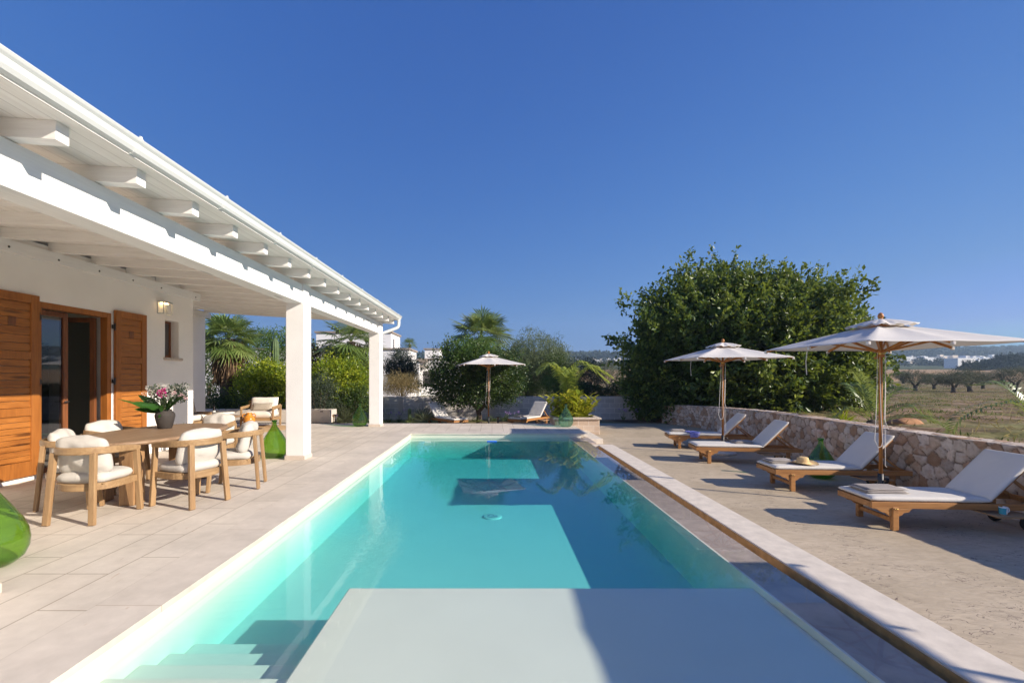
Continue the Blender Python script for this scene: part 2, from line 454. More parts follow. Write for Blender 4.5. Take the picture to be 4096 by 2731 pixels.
slabs('coping_slabs', 3.0, 1.55, (.75, .67, .58), (.72, .64, .55), (.55, .44, .34), .004)
# stamped concrete deck
m, nt, b = newmat('stamped_concrete')
g = coords(nt, 'World')
n1 = noise_n(nt, g, .9, 6, .6); n2 = noise_n(nt, coords(nt, 'World', (1, 2.2, 1), (0, 0, .35)), 5, 6, .65, 1.2)
c = ramp(nt, n1.outputs[0], [(.3, (.41, .335, .235)), (.7, (.56, .46, .335))])
c = mixc(nt, .55, c, ramp(nt, n2.outputs[0], [(.3, (.66, .64, .62)), (.6, (1, 1, 1))]), 'MULTIPLY')
wv = noise_n(nt, coords(nt, 'World', (1.3, 3.2, 1), (0, 0, .3)), 2.6, 3, .5, 1.5)
cr = math_n(nt, 'ABSOLUTE', math_n(nt, 'SUBTRACT', wv.outputs[0], .5))
mask = noise_n(nt, g, 2.2, 2)
ck = math_n(nt, 'MULTIPLY', math_n(nt, 'LESS_THAN', cr, .006), math_n(nt, 'GREATER_THAN', mask.outputs[0], .52))
c = mixc(nt, ck, c, (.16, .12, .10))
L(nt, c, b.inputs['Base Color']); b.inputs['Roughness'].default_value = .75; b.inputs['Specular IOR Level'].default_value = .3
rid = noise_n(nt, coords(nt, 'World', (1, 2.4, 1), (0, 0, .35)), 3.5, 7, .6, 1.6)
n3 = noise_n(nt, g, 90, 2); p = bump(nt, b, n3.outputs[0], .2, .002); bump(nt, b, rid.outputs[0], .3, .02, p)
# block wall
def blocks(name, bw, bh, c0, c1, cm, mortar=.006):
    m, nt, b = newmat(name)
    g = N(nt, 'ShaderNodeNewGeometry'); sx = N(nt, 'ShaderNodeSeparateXYZ'); L(nt, g.outputs['Position'], sx.inputs[0])
    cb = N(nt, 'ShaderNodeCombineXYZ'); L(nt, math_n(nt, 'ADD', sx.outputs[0], sx.outputs[1]), cb.inputs[0]); L(nt, sx.outputs[2], cb.inputs[1])
    br = N(nt, 'ShaderNodeTexBrick'); br.inputs['Scale'].default_value = 1; br.inputs['Row Height'].default_value = bh; br.inputs['Brick Width'].default_value = bw
    br.inputs['Mortar Size'].default_value = mortar; br.inputs['Mortar Smooth'].default_value = .2
    br.inputs['Color1'].default_value = (*c0, 1); br.inputs['Color2'].default_value = (*c1, 1); br.inputs['Mortar'].default_value = (*cm, 1)
    L(nt, cb.outputs[0], br.inputs['Vector'])
    v = coords(nt, 'World'); n1 = noise_n(nt, v, 45, 3); n2 = noise_n(nt, v, 2.5, 4)
    c = mixc(nt, .5, br.outputs['Color'], ramp(nt, n1.outputs[0], [(.3, (.75, .75, .75)), (.7, (1, 1, 1))]), 'MULTIPLY')
    c = mixc(nt, .4, c, ramp(nt, n2.outputs[0], [(.3, (.75, .73, .7)), (.7, (1, 1, 1))]), 'MULTIPLY')
    L(nt, c, b.inputs['Base Color']); b.inputs['Roughness'].default_value = .95
    p = bump(nt, b, n1.outputs[0], .5, .008); bump(nt, b, br.outputs['Fac'], -.6, .01, p)
blocks('concrete_blocks', .42, .21, (.74, .68, .62), (.56, .515, .47), (.86, .80, .72), .014)
# natural stone (per-stone colour attribute)
m, nt, b = newmat('rubble_stone')
a = N(nt, 'ShaderNodeAttribute'); a.attribute_name = 'stone'
v = coords(nt, 'World'); n1 = noise_n(nt, v, 14, 6, .65); n2 = noise_n(nt, v, 4, 4, .6)
c = mixc(nt, .55, a.outputs['Color'], ramp(nt, n1.outputs[0], [(.3, (.55, .5, .46)), (.62, (1, 1, 1))]), 'MULTIPLY')
c = mixc(nt, math_n(nt, 'MULTIPLY', ramp(nt, n2.outputs[0], [(.56, (0, 0, 0)), (.68, (1, 1, 1))]), .5), c, (.40, .20, .10))
L(nt, c, b.inputs['Base Color']); b.inputs['Roughness'].default_value = .9; b.inputs['Specular IOR Level'].default_value = .2
bump(nt, b, n1.outputs[0], .6, .015)
# soil / field
m, nt, b = newmat('field_soil')
v = coords(nt, 'World')
n0 = noise_n(nt, v, .06, 5, .6, .3); n1 = noise_n(nt, v, .9, 6, .7); n2 = noise_n(nt, coords(nt, 'World', (.3, 1, 1)), .35, 4, .6)
c = ramp(nt, n1.outputs[0], [(.35, (.09, .055, .035)), (.5, (.22, .145, .09)), (.62, (.36, .26, .17))])
grn = ramp(nt, n2.outputs[0], [(.47, (0, 0, 0)), (.6, (1, 1, 1))])
c = mixc(nt, math_n(nt, 'MULTIPLY', grn, .75), c, ramp(nt, n1.outputs[0], [(.3, (.09, .11, .025)), (.7, (.20, .22, .06))]))
sx = N(nt, 'ShaderNodeSeparateXYZ'); L(nt, v, sx.inputs[0])
far = N(nt, 'ShaderNodeMapRange'); far.inputs[1].default_value = 92; far.inputs[2].default_value = 96; L(nt, sx.outputs[1], far.inputs[0])
c = mixc(nt, far.outputs[0], c, ramp(nt, n0.outputs[0], [(.4, (.42, .27, .15)), (.6, (.36, .24, .13))]))
far2 = N(nt, 'ShaderNodeMapRange'); far2.inputs[1].default_value = 215; far2.inputs[2].default_value = 240; L(nt, sx.outputs[1], far2.inputs[0])
c = mixc(nt, far2.outputs[0], c, ramp(nt, n0.outputs[0], [(.4, (.05, .07, .03)), (.6, (.10, .11, .05))]))
L(nt, c, b.inputs['Base Color']); b.inputs['Roughness'].default_value = .95; b.inputs['Specular IOR Level'].default_value = .1
p = bump(nt, b, n1.outputs[0], .9, .12); n5 = noise_n(nt, v, 14, 4); bump(nt, b, n5.outputs[0], .6, .03, p)
# pool lining, ledge
plain('pool_lining', (.71, .68, .575), .7, var=.02, scale=2, bmp=.05, kind='World')
plain('channel_stone_warm_lit', (.50, .30, .12), .7, var=.25, scale=10, bmp=.3, bscale=50, kind='World')  # brown stone tone with warm reflected light put into the colour
plain('wet_stone', (.42, .34, .285), .5, var=.18, scale=6, bmp=.2, bscale=40, kind='World')
# water: clear sheet that mirrors by the Fresnel law, absorption lives in the water body
m = bpy.data.materials.new('water_surface'); m.use_nodes = True; MATS['water_surface'] = m; nt = m.node_tree; nt.nodes.clear()
o = N(nt, 'ShaderNodeOutputMaterial')
g = N(nt, 'ShaderNodeBsdfGlossy'); g.inputs['Roughness'].default_value = .015
t = N(nt, 'ShaderNodeBsdfTransparent'); t.inputs[0].default_value = (.99, 1, 1, 1)
mx = N(nt, 'ShaderNodeMixShader'); L(nt, t.outputs[0], mx.inputs[1]); L(nt, g.outputs[0], mx.inputs[2]); L(nt, mx.outputs[0], o.inputs[0])
v = coords(nt, 'World'); n1 = noise_n(nt, v, 1.1, 2); n2 = noise_n(nt, v, 16, 2, .5, 1.2)
gm = N(nt, 'ShaderNodeVectorMath', operation='DISTANCE'); L(nt, v, gm.inputs[0]); gm.inputs[1].default_value = (-.95, 5.2, -.11)
pm = N(nt, 'ShaderNodeMapRange'); pm.inputs[1].default_value = .3; pm.inputs[2].default_value = 1.7; pm.inputs[3].default_value = 1; pm.inputs[4].default_value = 0; L(nt, gm.outputs['Value'], pm.inputs[0])
hh = math_n(nt, 'ADD', math_n(nt, 'MULTIPLY', n1.outputs[0], .25), math_n(nt, 'MULTIPLY', math_n(nt, 'MULTIPLY', n2.outputs[0], pm.outputs[0]), .8))
bn = N(nt, 'ShaderNodeBump'); bn.inputs['Strength'].default_value = .10; bn.inputs['Distance'].default_value = .03; L(nt, hh, bn.inputs['Height'])
L(nt, bn.outputs[0], g.inputs['Normal']); L(nt, schlick(nt, .02, bn.outputs[0]), mx.inputs[0])
m = bpy.data.materials.new('water_body'); m.use_nodes = True; MATS['water_body'] = m; nt = m.node_tree; nt.nodes.clear()
o = N(nt, 'ShaderNodeOutputMaterial'); va = N(nt, 'ShaderNodeVolumeAbsorption'); va.inputs['Color'].default_value = (.03, .85, .91, 1); va.inputs['Density'].default_value = .68
L(nt, va.outputs[0], o.inputs['Volume'])
glass('green_glass', (.52, .80, .22), 1, 1.6, .12, (.10, .30, .03))
glass('teal_glass', (.50, .76, .70), 1, 1.6, .12, (.12, .34, .30))
glass('dark_green_glass', (.42, .72, .22), 1, 1.6, .12, (.07, .24, .04))
glass('window_glass', (.55, .57, .58), 1.0, 1.9)
glass('clear_glass', (.92, .93, .93), 1.0, 1.45)
m, nt, b = newmat('lamp_glow'); b.inputs['Emission Color'].default_value = (1, .62, .28, 1); b.inputs['Emission Strength'].default_value = 5; b.inputs['Base Color'].default_value = (1, .8, .5, 1)
m, nt, b = newmat('bollard_glow'); b.inputs['Emission Color'].default_value = (1, .55, .2, 1); b.inputs['Emission Strength'].default_value = 1.2; b.inputs['Base Color'].default_value = (.9, .6, .3, 1)
# foliage
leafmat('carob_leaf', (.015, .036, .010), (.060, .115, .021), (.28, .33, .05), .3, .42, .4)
leafmat('dark_leaf', (.011, .030, .008), (.036, .075, .016), (.13, .18, .03), .25, .4, .4)
leafmat('lemon_leaf', (.035, .07, .01), (.16, .24, .018), (.45, .48, .04), .4, .35, .4)
leafmat('bright_leaf', (.03, .07, .012), (.07, .14, .02), (.17, .24, .04), .35, .4, .4)
leafmat('pepper_leaf', (.05, .075, .035), (.12, .16, .075), (.22, .26, .12), .3, .5, .3)
leafmat('olive_leaf', (.035, .045, .025), (.085, .10, .06), (.17, .18, .11), .15, .5, .3)
leafmat('grey_leaf', (.02, .032, .022), (.05, .07, .045), (.11, .14, .09), .15, .5, .3)
leafmat('russet_leaf', (.04, .02, .012), (.10, .045, .02), (.17, .10, .035), .2, .5, .3)
leafmat('dry_grass', (.13, .10, .045), (.26, .20, .09), (.42, .34, .17), .3, .7, .1)
leafmat('palm_green', (.035, .07, .018), (.13, .20, .05), (.38, .42, .15), .3, .35, .5)
leafmat('palm_dead', (.05, .03, .018), (.15, .095, .055), (.32, .23, .15), .1, .8, .1)
leafmat('feather_green', (.06, .10, .015), (.20, .27, .04), (.42, .45, .09), .35, .4, .4)
leafmat('ginger_leaf', (.06, .11, .012), (.22, .28, .02), (.60, .55, .07), .4, .35, .4)
leafmat('yucca_leaf', (.04, .05, .028), (.10, .12, .065), (.20, .21, .12), .15, .45, .3)
leafmat('grass_green', (.04, .07, .015), (.09, .13, .03), (.17, .20, .06), .3, .6, .2)
leafmat('lilac_petal', (.25, .15, .45), (.36, .22, .60), (.50, .38, .70), .4, .6, .2)
leafmat('white_petal', (.55, .50, .45), (.78, .74, .70), (.82, .80, .78), .3, .7, .2)
leafmat('pink_petal', (.45, .01, .18), (.62, .02, .27), (.74, .10, .40), .3, .6, .2)
leafmat('pale_pink_petal', (.60, .28, .36), (.72, .45, .50), (.78, .62, .62), .3, .6, .2)
leafmat('broad_leaf', (.010, .045, .008), (.03, .10, .014), (.09, .19, .03), .2, .3, .5)
leafmat('forest_leaf', (.012, .022, .014), (.028, .045, .026), (.055, .075, .04), .05, .8, .1)
# ------------------------------------------------------------------ camera, light, sky
cam = bpy.data.cameras.new('camera'); co = bpy.data.objects.new('camera', cam); COL.objects.link(co); SC.camera = co
co.location = (0, 0, H); co.rotation_euler = (R(90), 0, 0); cam.lens = 36 * F / 2352; cam.sensor_width = 36
cam.shift_x = (1176 - CX) / 2352; cam.shift_y = (CY - 784) / 2352; cam.clip_end = 6000; cam.clip_start = .05
AZ, EL = R(24), R(24.5)
sun = bpy.data.lights.new('sun', 'SUN'); sun.energy = 4.4; sun.angle = R(.5); sun.color = (1, .90, .77)
so = bpy.data.objects.new('sun', sun); COL.objects.link(so)
SUNDIR = Vector((-math.cos(AZ) * math.cos(EL), math.sin(AZ) * math.cos(EL), -math.sin(EL)))
so.rotation_euler = SUNDIR.to_track_quat('-Z', 'Y').to_euler(); so.location = (20, -6, 14)
W = bpy.data.worlds.new('World'); SC.world = W; W.use_nodes = True; nt = W.node_tree
sk = N(nt, 'ShaderNodeTexSky'); sk.sky_type = 'NISHITA'; sk.sun_disc = False; sk.sun_elevation = EL
sk.sun_rotation = -(math.pi / 2 + AZ); sk.air_density = 1.0; sk.dust_density = .6; sk.ozone_density = 5.0; sk.altitude = 0
hs = N(nt, 'ShaderNodeHueSaturation'); hs.inputs['Saturation'].default_value = 1.08; hs.inputs['Hue'].default_value = .508
L(nt, sk.outputs[0], hs.inputs['Color'])
def vmath(op, a, b):
    n = N(nt, 'ShaderNodeVectorMath', operation=op)
    for i, x in enumerate((a, b)):
        if isinstance(x, tuple): n.inputs[i].default_value = x
        else: L(nt, x, n.inputs[i])
    return n.outputs[0]
# shoulder that keeps the clear air near the horizon a soft blue, as through a polarising filter
SA, SB = (.44, 1.02, 2.35), (.66, 1.97, 2.75)
sky_c = vmath('DIVIDE', vmath('MULTIPLY', hs.outputs[0], tuple(x * .154 * 5.45 for x in SA)), vmath('ADD', vmath('MULTIPLY', hs.outputs[0], tuple(x * .154 for x in SB)), (1, 1, 1)))
glare = vmath('MULTIPLY', vmath('MAXIMUM', vmath('SUBTRACT', vmath('MULTIPLY', hs.outputs[0], (.154, .154, .154)), (.8, .9, 1.1)), (0, 0, 0)), (5.0, 5.0, 5.0))   # bright air round the sun
L(nt, vmath('ADD', sky_c, glare), nt.nodes['Background'].inputs[0]); nt.nodes['Background'].inputs[1].default_value = .1
SC.view_settings.view_transform = 'Standard'; SC.view_settings.look = 'None'; SC.view_settings.exposure = .88; SC.view_settings.gamma = 1
SC.cycles.use_denoising = True; SC.cycles.max_bounces = 10; SC.cycles.diffuse_bounces = 7; SC.cycles.transparent_max_bounces = 24
SC.cycles.glossy_bounces = 4; SC.cycles.transmission_bounces = 4; SC.cycles.caustics_reflective = True; SC.cycles.blur_glossy = 0.15; SC.cycles.caustics_refractive = False
SC.cycles.sample_clamp_indirect = 6
# ------------------------------------------------------------------ terrain
WALLPATH = [(6.78, 3.6), (6.80, 5), (6.82, 6.3), (6.85, 7.7), (6.95, 9.3), (7.1, 10.8), (7.35, 12.6), (7.6, 14.4), (7.72, 15.8), (7.6, 17.0), (7.2, 18.0), (6.75, 18.6)]
def wall_x(y):
    ys = [p[1] for p in WALLPATH]; xs = [p[0] for p in WALLPATH]
    return np.interp(y, ys, xs)
def sstep(a, b, x):
    t = np.clip((x - a) / (b - a), 0, 1); return t * t * (3 - 2 * t)
def ground_z(x, y):
    x = np.asarray(x, float); y = np.asarray(y, float)
    e = sstep(.08, .32, x - wall_x(np.clip(y, 3.6, 18.6)))        # behind the curved stone wall
    f = sstep(20.02, 20.18, y)
    o = np.maximum(np.where(y < 20.2, e, 0), f)
    out = .34 - .34 * sstep(12, 38, np.maximum(y, x))
    out = out + 3.6 * sstep(60, 170, y) * .9 + .00 * x
    out = out + np.clip(y - 150, 0, 170) * .03 + np.clip(y - 320, 0, 400) * .05
    hill = 10 * sstep(560, 900, y) * (1 + 1.35 * sstep(300, 750, x) + .16 * np.sin(x * .012 + .8) + .07 * np.sin(x * .04))
    out = out + hill
    return np.where(o > 0, o * (out + .30) - .30, -.30)
xs = np.unique(np.round(np.concatenate([np.linspace(-1500, -60, 25), np.linspace(-60, -14, 16), np.linspace(-14, -2.6, 10), np.linspace(-2.6, 2.66, 8), np.linspace(2.66, 6.4, 8),
     np.arange(6.4, 8.6, .08), np.linspace(8.6, 20, 16), np.linspace(20, 70, 22), np.linspace(70, 300, 24), np.linspace(300, 1700, 40)]), 3))
ys = np.unique(np.round(np.concatenate([np.linspace(-300, -10, 8), np.linspace(-10, .2, 6), np.linspace(.2, 12.8, 40), np.linspace(12.8, 20.02, 24), [20.06, 20.1, 20.14, 20.18], np.linspace(20.3, 60, 40),
     np.linspace(60, 170, 30), np.linspace(170, 1090, 70)]), 3))
XX, YY = np.meshgrid(xs, ys, indexing='ij'); ZZ = ground_z(XX, YY)
ZZ = ZZ + np.where(ZZ > -.2, RNG.normal(size=ZZ.shape) * .02, 0)
nx, ny = len(xs), len(ys)
ii, jj = np.meshgrid(np.arange(nx - 1), np.arange(ny - 1), indexing='ij')
cxm = (xs[ii] + xs[ii + 1]) / 2; cym = (ys[jj] + ys[jj + 1]) / 2
keep = ~((cxm > -2.6) & (cxm < 2.66) & (cym > .2) & (cym < 12.8))
a = (ii * ny + jj)[keep]
struct(npmesh('ground', np.stack([XX, YY, ZZ], -1).reshape(-1, 3), np.stack([a, a + ny, a + ny + 1, a + 1], -1), 'field_soil', smooth=True))
# ------------------------------------------------------------------ terrace, coping, deck, pool
PX0, PX1, PY0, PY1, WZ = -2.25, 2.13, .3, 12.69, -.11
m = MB(); m.box((-13, -3, -.29), (-2.70, 15.46, 0)); m.box((-2.70, 13.14, -.29), (2.67, 15.46, 0)); m.box((-2.70, -3, -.29), (2.67, -.15, 0))
struct(m.build('terrace', 'terrace_slabs', bevel=0))
m = MB(); m.box((-2.70, -.15, -.045), (PX0, PY1, 0)); m.box((-2.70, PY1, -.045), (2.67, 13.14, 0)); m.box((PX0, -.15, -.045), (2.67, PY0, 0))
struct(m.build('coping', 'coping_slabs'))
m = MB(); m.prism([(2.67, -3), (8.6, -3), (8.6, 18.45), (2.67, 18.45)], -.299, -.295)
struct(m.build('pool_deck', 'stamped_concrete'))
# pool basin
PF = -.66
pool = thing('swimming_pool', (0, 6, 0), 'long turquoise swimming pool with a shallow shelf and corner steps', 'pool'); pool['kind'] = 'structure'
m = MB()
m.box((-2.60, PY0 - .3, -1), (PX0 - .02, PY1 + .3, -.049)); m.box((PX0 - .02, PY1 + .02, -1), (PX1 + .36, PY1 + .3, -.049)); m.box((PX0 - .02, PY0 - .3, -1), (PX1 + .36, PY0 - .02, -.049))
m.box((PX0 - .02, PY0 - .02, -1), (PX1, PY1 + .02, PF)); m.box((PX1, PY0 - .02, -1), (PX1 + .02, PY1 + .02, WZ - .004))
m.build('basin', 'pool_lining', pool, world=True)
m = MB(); m.box((-1.17, PY0 - .02, PF + .001), (PX1 - .001, 3.72, -.165))
m.build('shallow_shelf', 'pool_lining', pool, bevel=.012, world=True)
m = MB()
for z, y in ((-.21, 2.67), (-.30, 2.94), (-.39, 3.21), (-.48, 3.48)):
    m.box((PX0 - .019, PY0 - .02, PF + .002 + abs(z) * .001), (-1.171, y, z))
m.build('steps', 'pool_lining', pool, bevel=.01, world=True)
m = MB(); cc = gp(1131, 1187, PF); cc = (cc[0], cc[1], PF)
m.lathe([(.15, .001), (.15, .012), (.13, .02), (.085, .02)], cc, 40, cap=False)
dr = m.build('drain', 'pool_lining', pool, world=True)
m = MB(); m.lathe([(.085, .019), (.03, .023), (.001, .023)], cc, 40, cap=False)
for i in range(24):
    a = 2 * math.pi * i / 24; m.bar((cc[0] + .03 * math.cos(a), cc[1] + .03 * math.sin(a), cc[2] + .025), (cc[0] + .082 * math.cos(a), cc[1] + .082 * math.sin(a), cc[2] + .023), .009, .006)
g_ = m.build('drain_grate', 'far_grey', dr); g_.location = (0, 0, 0)
struct(MB().box((PX1 + .021, PY0 - .02, -.6), (2.49, PY1 + .02, WZ - .005)).box((2.49, 11.62, -.6), (2.668, PY1 + .02, WZ - .005)).build('overflow_ledge', 'wet_stone'))
struct(MB().box((2.492, -1, -.62), (2.684, 11.448, -.50)).box((2.684, -1, -.50), (2.689, 11.448, -.165)).build('overflow_channel', 'channel_stone_warm_lit'))  # thin strip faces the kerb's shaded inner side, warm bounce coloured in
m = MB(); m.box((2.69, -1, -.55), (3.08, 11.45, -.15)); m.box((2.492, 11.45, -.55), (3.07, 11.618, -.152))
struct(m.build('kerb', 'stone_cream', bevel=.006))
m = MB(); m.box((2.672, 12.62, -.294), (3.08, 14.72, -.15)); struct(m.build('step', 'stone_cream', bevel=.008))
wt = npmesh('water', [(PX0 - .02, PY0 - .02, WZ), (2.489, PY0 - .02, WZ), (2.489, PY1 + .019, WZ), (PX0 - .02, PY1 + .019, WZ)], [(0, 1, 2, 3)], 'water_surface'); struct(wt)
wb = MB().box((PX0 - .03, PY0 - .03, PF - .02), (PX1 + .01, PY1 + .03, WZ - .002)).build('water_body', 'water_body'); struct(wb)
# blue cleaner hose end floating by the far pool wall
t = thing('pool_brush', (*gp(1130, 1013, WZ), WZ), 'small bright blue pool brush floating by the far pool edge', 'pool brush')
MB().box((-.13, -.03, -.02), (.13, .03, .012)).build('brush_head', 'blue_plastic', t, bevel=.012)
m = MB()
for i in range(10): m.box((-.125 + i * .026, -.025, -.05), (-.113 + i * .026, .025, -.021))
m.build('bristles', 'blue_plastic', t)
# ------------------------------------------------------------------ villa with veranda
villa = thing('villa', (-7, 6, 0), 'white rendered villa with a white timber veranda roof along the pool terrace', 'house')
VP = dict(parent=villa, world=True)
FX = -7.0
m = MB()
def wallseg(y0, y1, z0, z1): m.box((FX - .30, y0, z0), (FX, y1, z1))
wallseg(-2, 7.0, 0, 3.62); wallseg(7.0, 8.36, 2.73, 3.62); wallseg(8.36, 9.74, 0, 3.62); wallseg(9.74, 10.17, 0, 1.985); wallseg(9.74, 10.17, 2.79, 3.62); wallseg(10.17, 10.66, 0, 3.62)
m.box((-12.2, 10.36, 0), (FX - .30, 10.66, 3.62)); m.box((-12.2, -2, 0), (FX - .30, -1.7, 3.62))
m.build('wall', 'white_render', **VP)
m = MB(); m.box((-9.4, -1.7, .0), (-9.2, 10.36, 3.0)); m.box((-9.2, 9.2, 0), (FX - .3, 9.4, 3.0)); m.box((-9.2, -1.7, 3.0), (FX - .3, 10.36, 3.1))
m.build('room_wall', 'room_wall', **VP)
MB().box((-9.19, -1.69, .003), (FX - .001, 10.35, .02)).build('room_floor', 'trough_concrete', **VP)
m = MB(); m.box((-9.19, 8.75, .021), (-8.95, 9.19, 2.25)); m.build('dark_cupboard', 'room_dark', **VP)
MB().box((-9.75, 10.662, 0), (-9.4, 14.92, 3.72)).build('wall', 'white_render', **VP)
# columns
for (y0, y1) in ((2.93, 3.27), (8.60, 8.94), (14.43, 14.80)):
    c = MB().box((-3.90, y0, .07), (-3.55, y1, 3.325)).build('column', 'column_render', bevel=.012, **VP)
    p = MB().box((-3.915, y0 - .015, .0), (-3.535, y1 + .015, .071)).build('plinth', 'plinth_stone', c, bevel=.004)
# beams between the columns
for (y0, y1) in ((-1.4, 2.93), (3.27, 8.60), (8.94, 14.43)):
    MB().box((-3.86, y0 + .001, 2.955), (-3.585, y1 - .001, 3.315)).build('beam', 'painted_beam', bevel=.006, **VP)
SL = .0615
def zr(x): return 3.30 + SL * (-3.21 - x)
def slope_box(m, x0, x1, y0, y1, h0, h1):
    """bar along x following the roof slope, between heights h0 and h1 above the rafter underside"""
    m.hexa([(x0, y0, zr(x0) + h0), (x1, y0, zr(x1) + h0), (x1, y1, zr(x1) + h0), (x0, y1, zr(x0) + h0),
            (x0, y0, zr(x0) + h1), (x1, y0, zr(x1) + h1), (x1, y1, zr(x1) + h1), (x0, y1, zr(x0) + h1)])
for k in range(-3, 16):
    yf = 3.459 + .7647 * k
    m = MB(); slope_box(m, FX + .002 if yf < 10.6 else -9.39, -3.21, yf - .11, yf, .022 if False else 0.0, .143)
    m.build('rafter', 'painted_wood', bevel=.005, **VP)
m = MB(); slope_box(m, -10.2, -3.07, -1.6, 15.08, .1435, .165); m.build('soffit', 'soffit_boards', **VP)
m = MB(); slope_box(m, -10.2, -3.05, -1.6, 15.085, .166, .26); m.build('roof', 'white_metal', **VP)
# ledger beams with bolt heads
l = MB().box((FX + .001, -1.6, 3.355), (FX + .10, 10.78, 3.527)).build('ledger_beam', 'painted_beam', bevel=.005, **VP)
for y in (4.9, 5.7, 6.5, 7.25, 8.0, 8.75, 9.5, 10.6): MB().tube([(FX + .095, y, 3.42), (FX + .104, y, 3.42)], .016, 10).build('bolt', 'dark_metal', l)
MB().box((-9.399, 10.67, 3.50), (-9.30, 15.06, 3.675)).build('ledger_beam', 'painted_beam', bevel=.005, **VP)
# gutter
prof = [(-3.128, 3.56), (-3.128, 3.463), (-3.118, 3.452), (-3.055, 3.448), (-3.03, 3.462), (-3.012, 3.49), (-3.002, 3.53), (-2.985, 3.548), (-2.975, 3.565), (-2.985, 3.578), (-3.0, 3.574),
        (-3.004, 3.556), (-3.014, 3.53), (-3.024, 3.493), (-3.04, 3.468), (-3.06, 3.458), (-3.112, 3.460), (-3.118, 3.47), (-3.118, 3.56)]
def extr(prof, y0, y1):
    k = len(prof); m = MB()
    m.add([(x, y0, z) for x, z in prof] + [(x, y1, z) for x, z in prof], [(i, i + k, (i + 1) % k + k, (i + 1) % k) for i in range(k)]); return m
gut = extr(prof, -1.6, 15.1).build('gutter', 'white_metal', **VP)
m = MB(); kk = 11; m.add([(x, 15.1, z) for x, z in prof[:kk]] + [(x, 15.104, z) for x, z in prof[:kk]], [tuple(range(kk)), tuple(range(2 * kk - 1, kk - 1, -1))] + [(i, i + 1, i + 1 + kk, i + kk) for i in range(kk - 1)])
m.build('gutter_end', 'white_metal', gut)
for y in (2.5, 3.87, 5.13, 6.42, 7.75, 9.1, 10.5, 11.9, 13.35, 14.6):
    pr = [(x + (.004 if x > -3.06 else 0), z - (.004 if z < 3.47 else 0) + (.004 if z > 3.57 else 0)) for x, z in prof[1:11]]
    m = MB(); k = len(pr); vs = []
    for yy in (y - .022, y + .022): vs += [(x, yy, z) for x, z in pr] + [(x + (-.005 if x > -3.05 else 0), yy, z + (.003 if z < 3.47 else -.003)) for x, z in pr]
    fs = [(i, i + 1, 2 * k + i + 1, 2 * k + i) for i in range(k - 1)] + [(i + 1, i, k + i, k + i + 1) for i in range(k - 1)] + [(2 * k + i, 2 * k + i + 1, 3 * k + i + 1, 3 * k + i) for i in range(k - 1)]
    m.add(vs, fs); m.box((-2.992, y - .012, 3.576), (-2.978, y + .012, 3.596)); m.box((-3.12, y - .028, 3.440), (-3.05, y - .024, 3.447))
    m.build('gutter_bracket', 'white_metal', gut)
m = MB(); m.tube([(-3.06, 14.95, 3.46), (-3.06, 14.95, 3.33), (-3.063, 14.945, 3.26), (-3.09, 14.93, 3.20), (-3.14, 14.91, 3.165), (-3.4, 14.82, 3.05), (-3.56, 14.78, 2.98), (-3.66, 14.83, 2.94)], .048, 14)
m.tube([(-3.7, 14.86, 2.96), (-3.72, 14.86, 2.8), (-3.72, 14.86, .05)], .045, 12)
m.build('downpipe', 'white_metal', **VP)
# shutters folded back on the wall
for (y0, y1) in ((6.20, 6.985), (8.405, 9.155)):
    zb, zt = .075, 2.80
    sh = MB()
    sh.box((FX + .012, y0, zb), (FX + .062, y0 + .125, zt)); sh.box((FX + .012, y1 - .125, zb), (FX + .062, y1, zt))
    for z0, z1 in ((zt - .13, zt - .001), (1.82, 1.94), (.98, 1.10), (zb + .001, .30)):
        sh.box((FX + .013, y0 + .1255, z0), (FX + .0605, y1 - .1255, z1))
    s = sh.build('shutter', 'shutter_frame', bevel=.006, **VP)
    m = MB()
    for z0, z1, n in ((.302, .978, 8), (1.102, 1.818, 7), (1.942, zt - .132, 6)):
        hgt = (z1 - z0) / n
        for i in range(n): m.box((FX + .018, y0 + .12, z0 + i * hgt + .003), (FX + .043, y1 - .12, z0 + (i + 1) * hgt - .003))
    m.build('plank_panel', 'shutter_wood', s, bevel=.004)
    yc = (y0 + y1) / 2; m = MB(); m.box((FX + .042, yc - .055, 2.31), (FX + .048, yc + .055, 2.44)); m.build('peep_hole', 'door_wood', s)
    for z in (.45, 1.45, 2.45):
        m = MB(); m.box((FX + .02, y1 - .01 if y0 < 7 else y0 - .05, z), (FX + .04, y1 + .05 if y0 < 7 else y0 + .01, z + .07)); m.tube([(FX + .045, (y1 + .01) if y0 < 7 else y0 - .01, z - .03), (FX + .045, (y1 + .01) if y0 < 7 else y0 - .01, z + .1)], .012, 8)
        m.build('hinge', 'dark_metal', s)
# door frame and leaves
m = MB()
m.box((FX - .12, 7.001, 0.02), (FX + .012, 7.065, 2.729)); m.box((FX - .12, 8.27, .02), (FX + .012, 8.359, 2.729)); m.box((FX - .12, 7.066, 2.64), (FX + .012, 8.269, 2.729))
m.build('door_frame', 'shutter_frame', bevel=.008, **VP)
d = MB()
def leaf(m, a, b, z0, z1, w=.085, t=.055):
    a = Vector(a); b = Vector(b); dr = (b - a).normalized()
    for p in (a + dr * w / 2, b - dr * w / 2): m.bar((p.x, p.y, z0), (p.x, p.y, z1), w, t, up=(dr.y, -dr.x, 0) if False else (-dr.y, dr.x, 0))
    for z in (z0 + w / 2 + .001, z1 - w / 2 - .001): m.bar((a.x + dr.x * w, a.y + dr.y * w, z), (b.x - dr.x * w, b.y - dr.y * w, z), t * .98, w)
leaf(d, (FX - .16, 7.07), (FX - .16, 7.66), .03, 2.63)
d = d.build('glass_door', 'door_wood', bevel=.005, **VP)
MB().box((FX - .165, 7.15, .11), (FX - .155, 7.58, 2.55)).build('pane', 'window_glass', d)
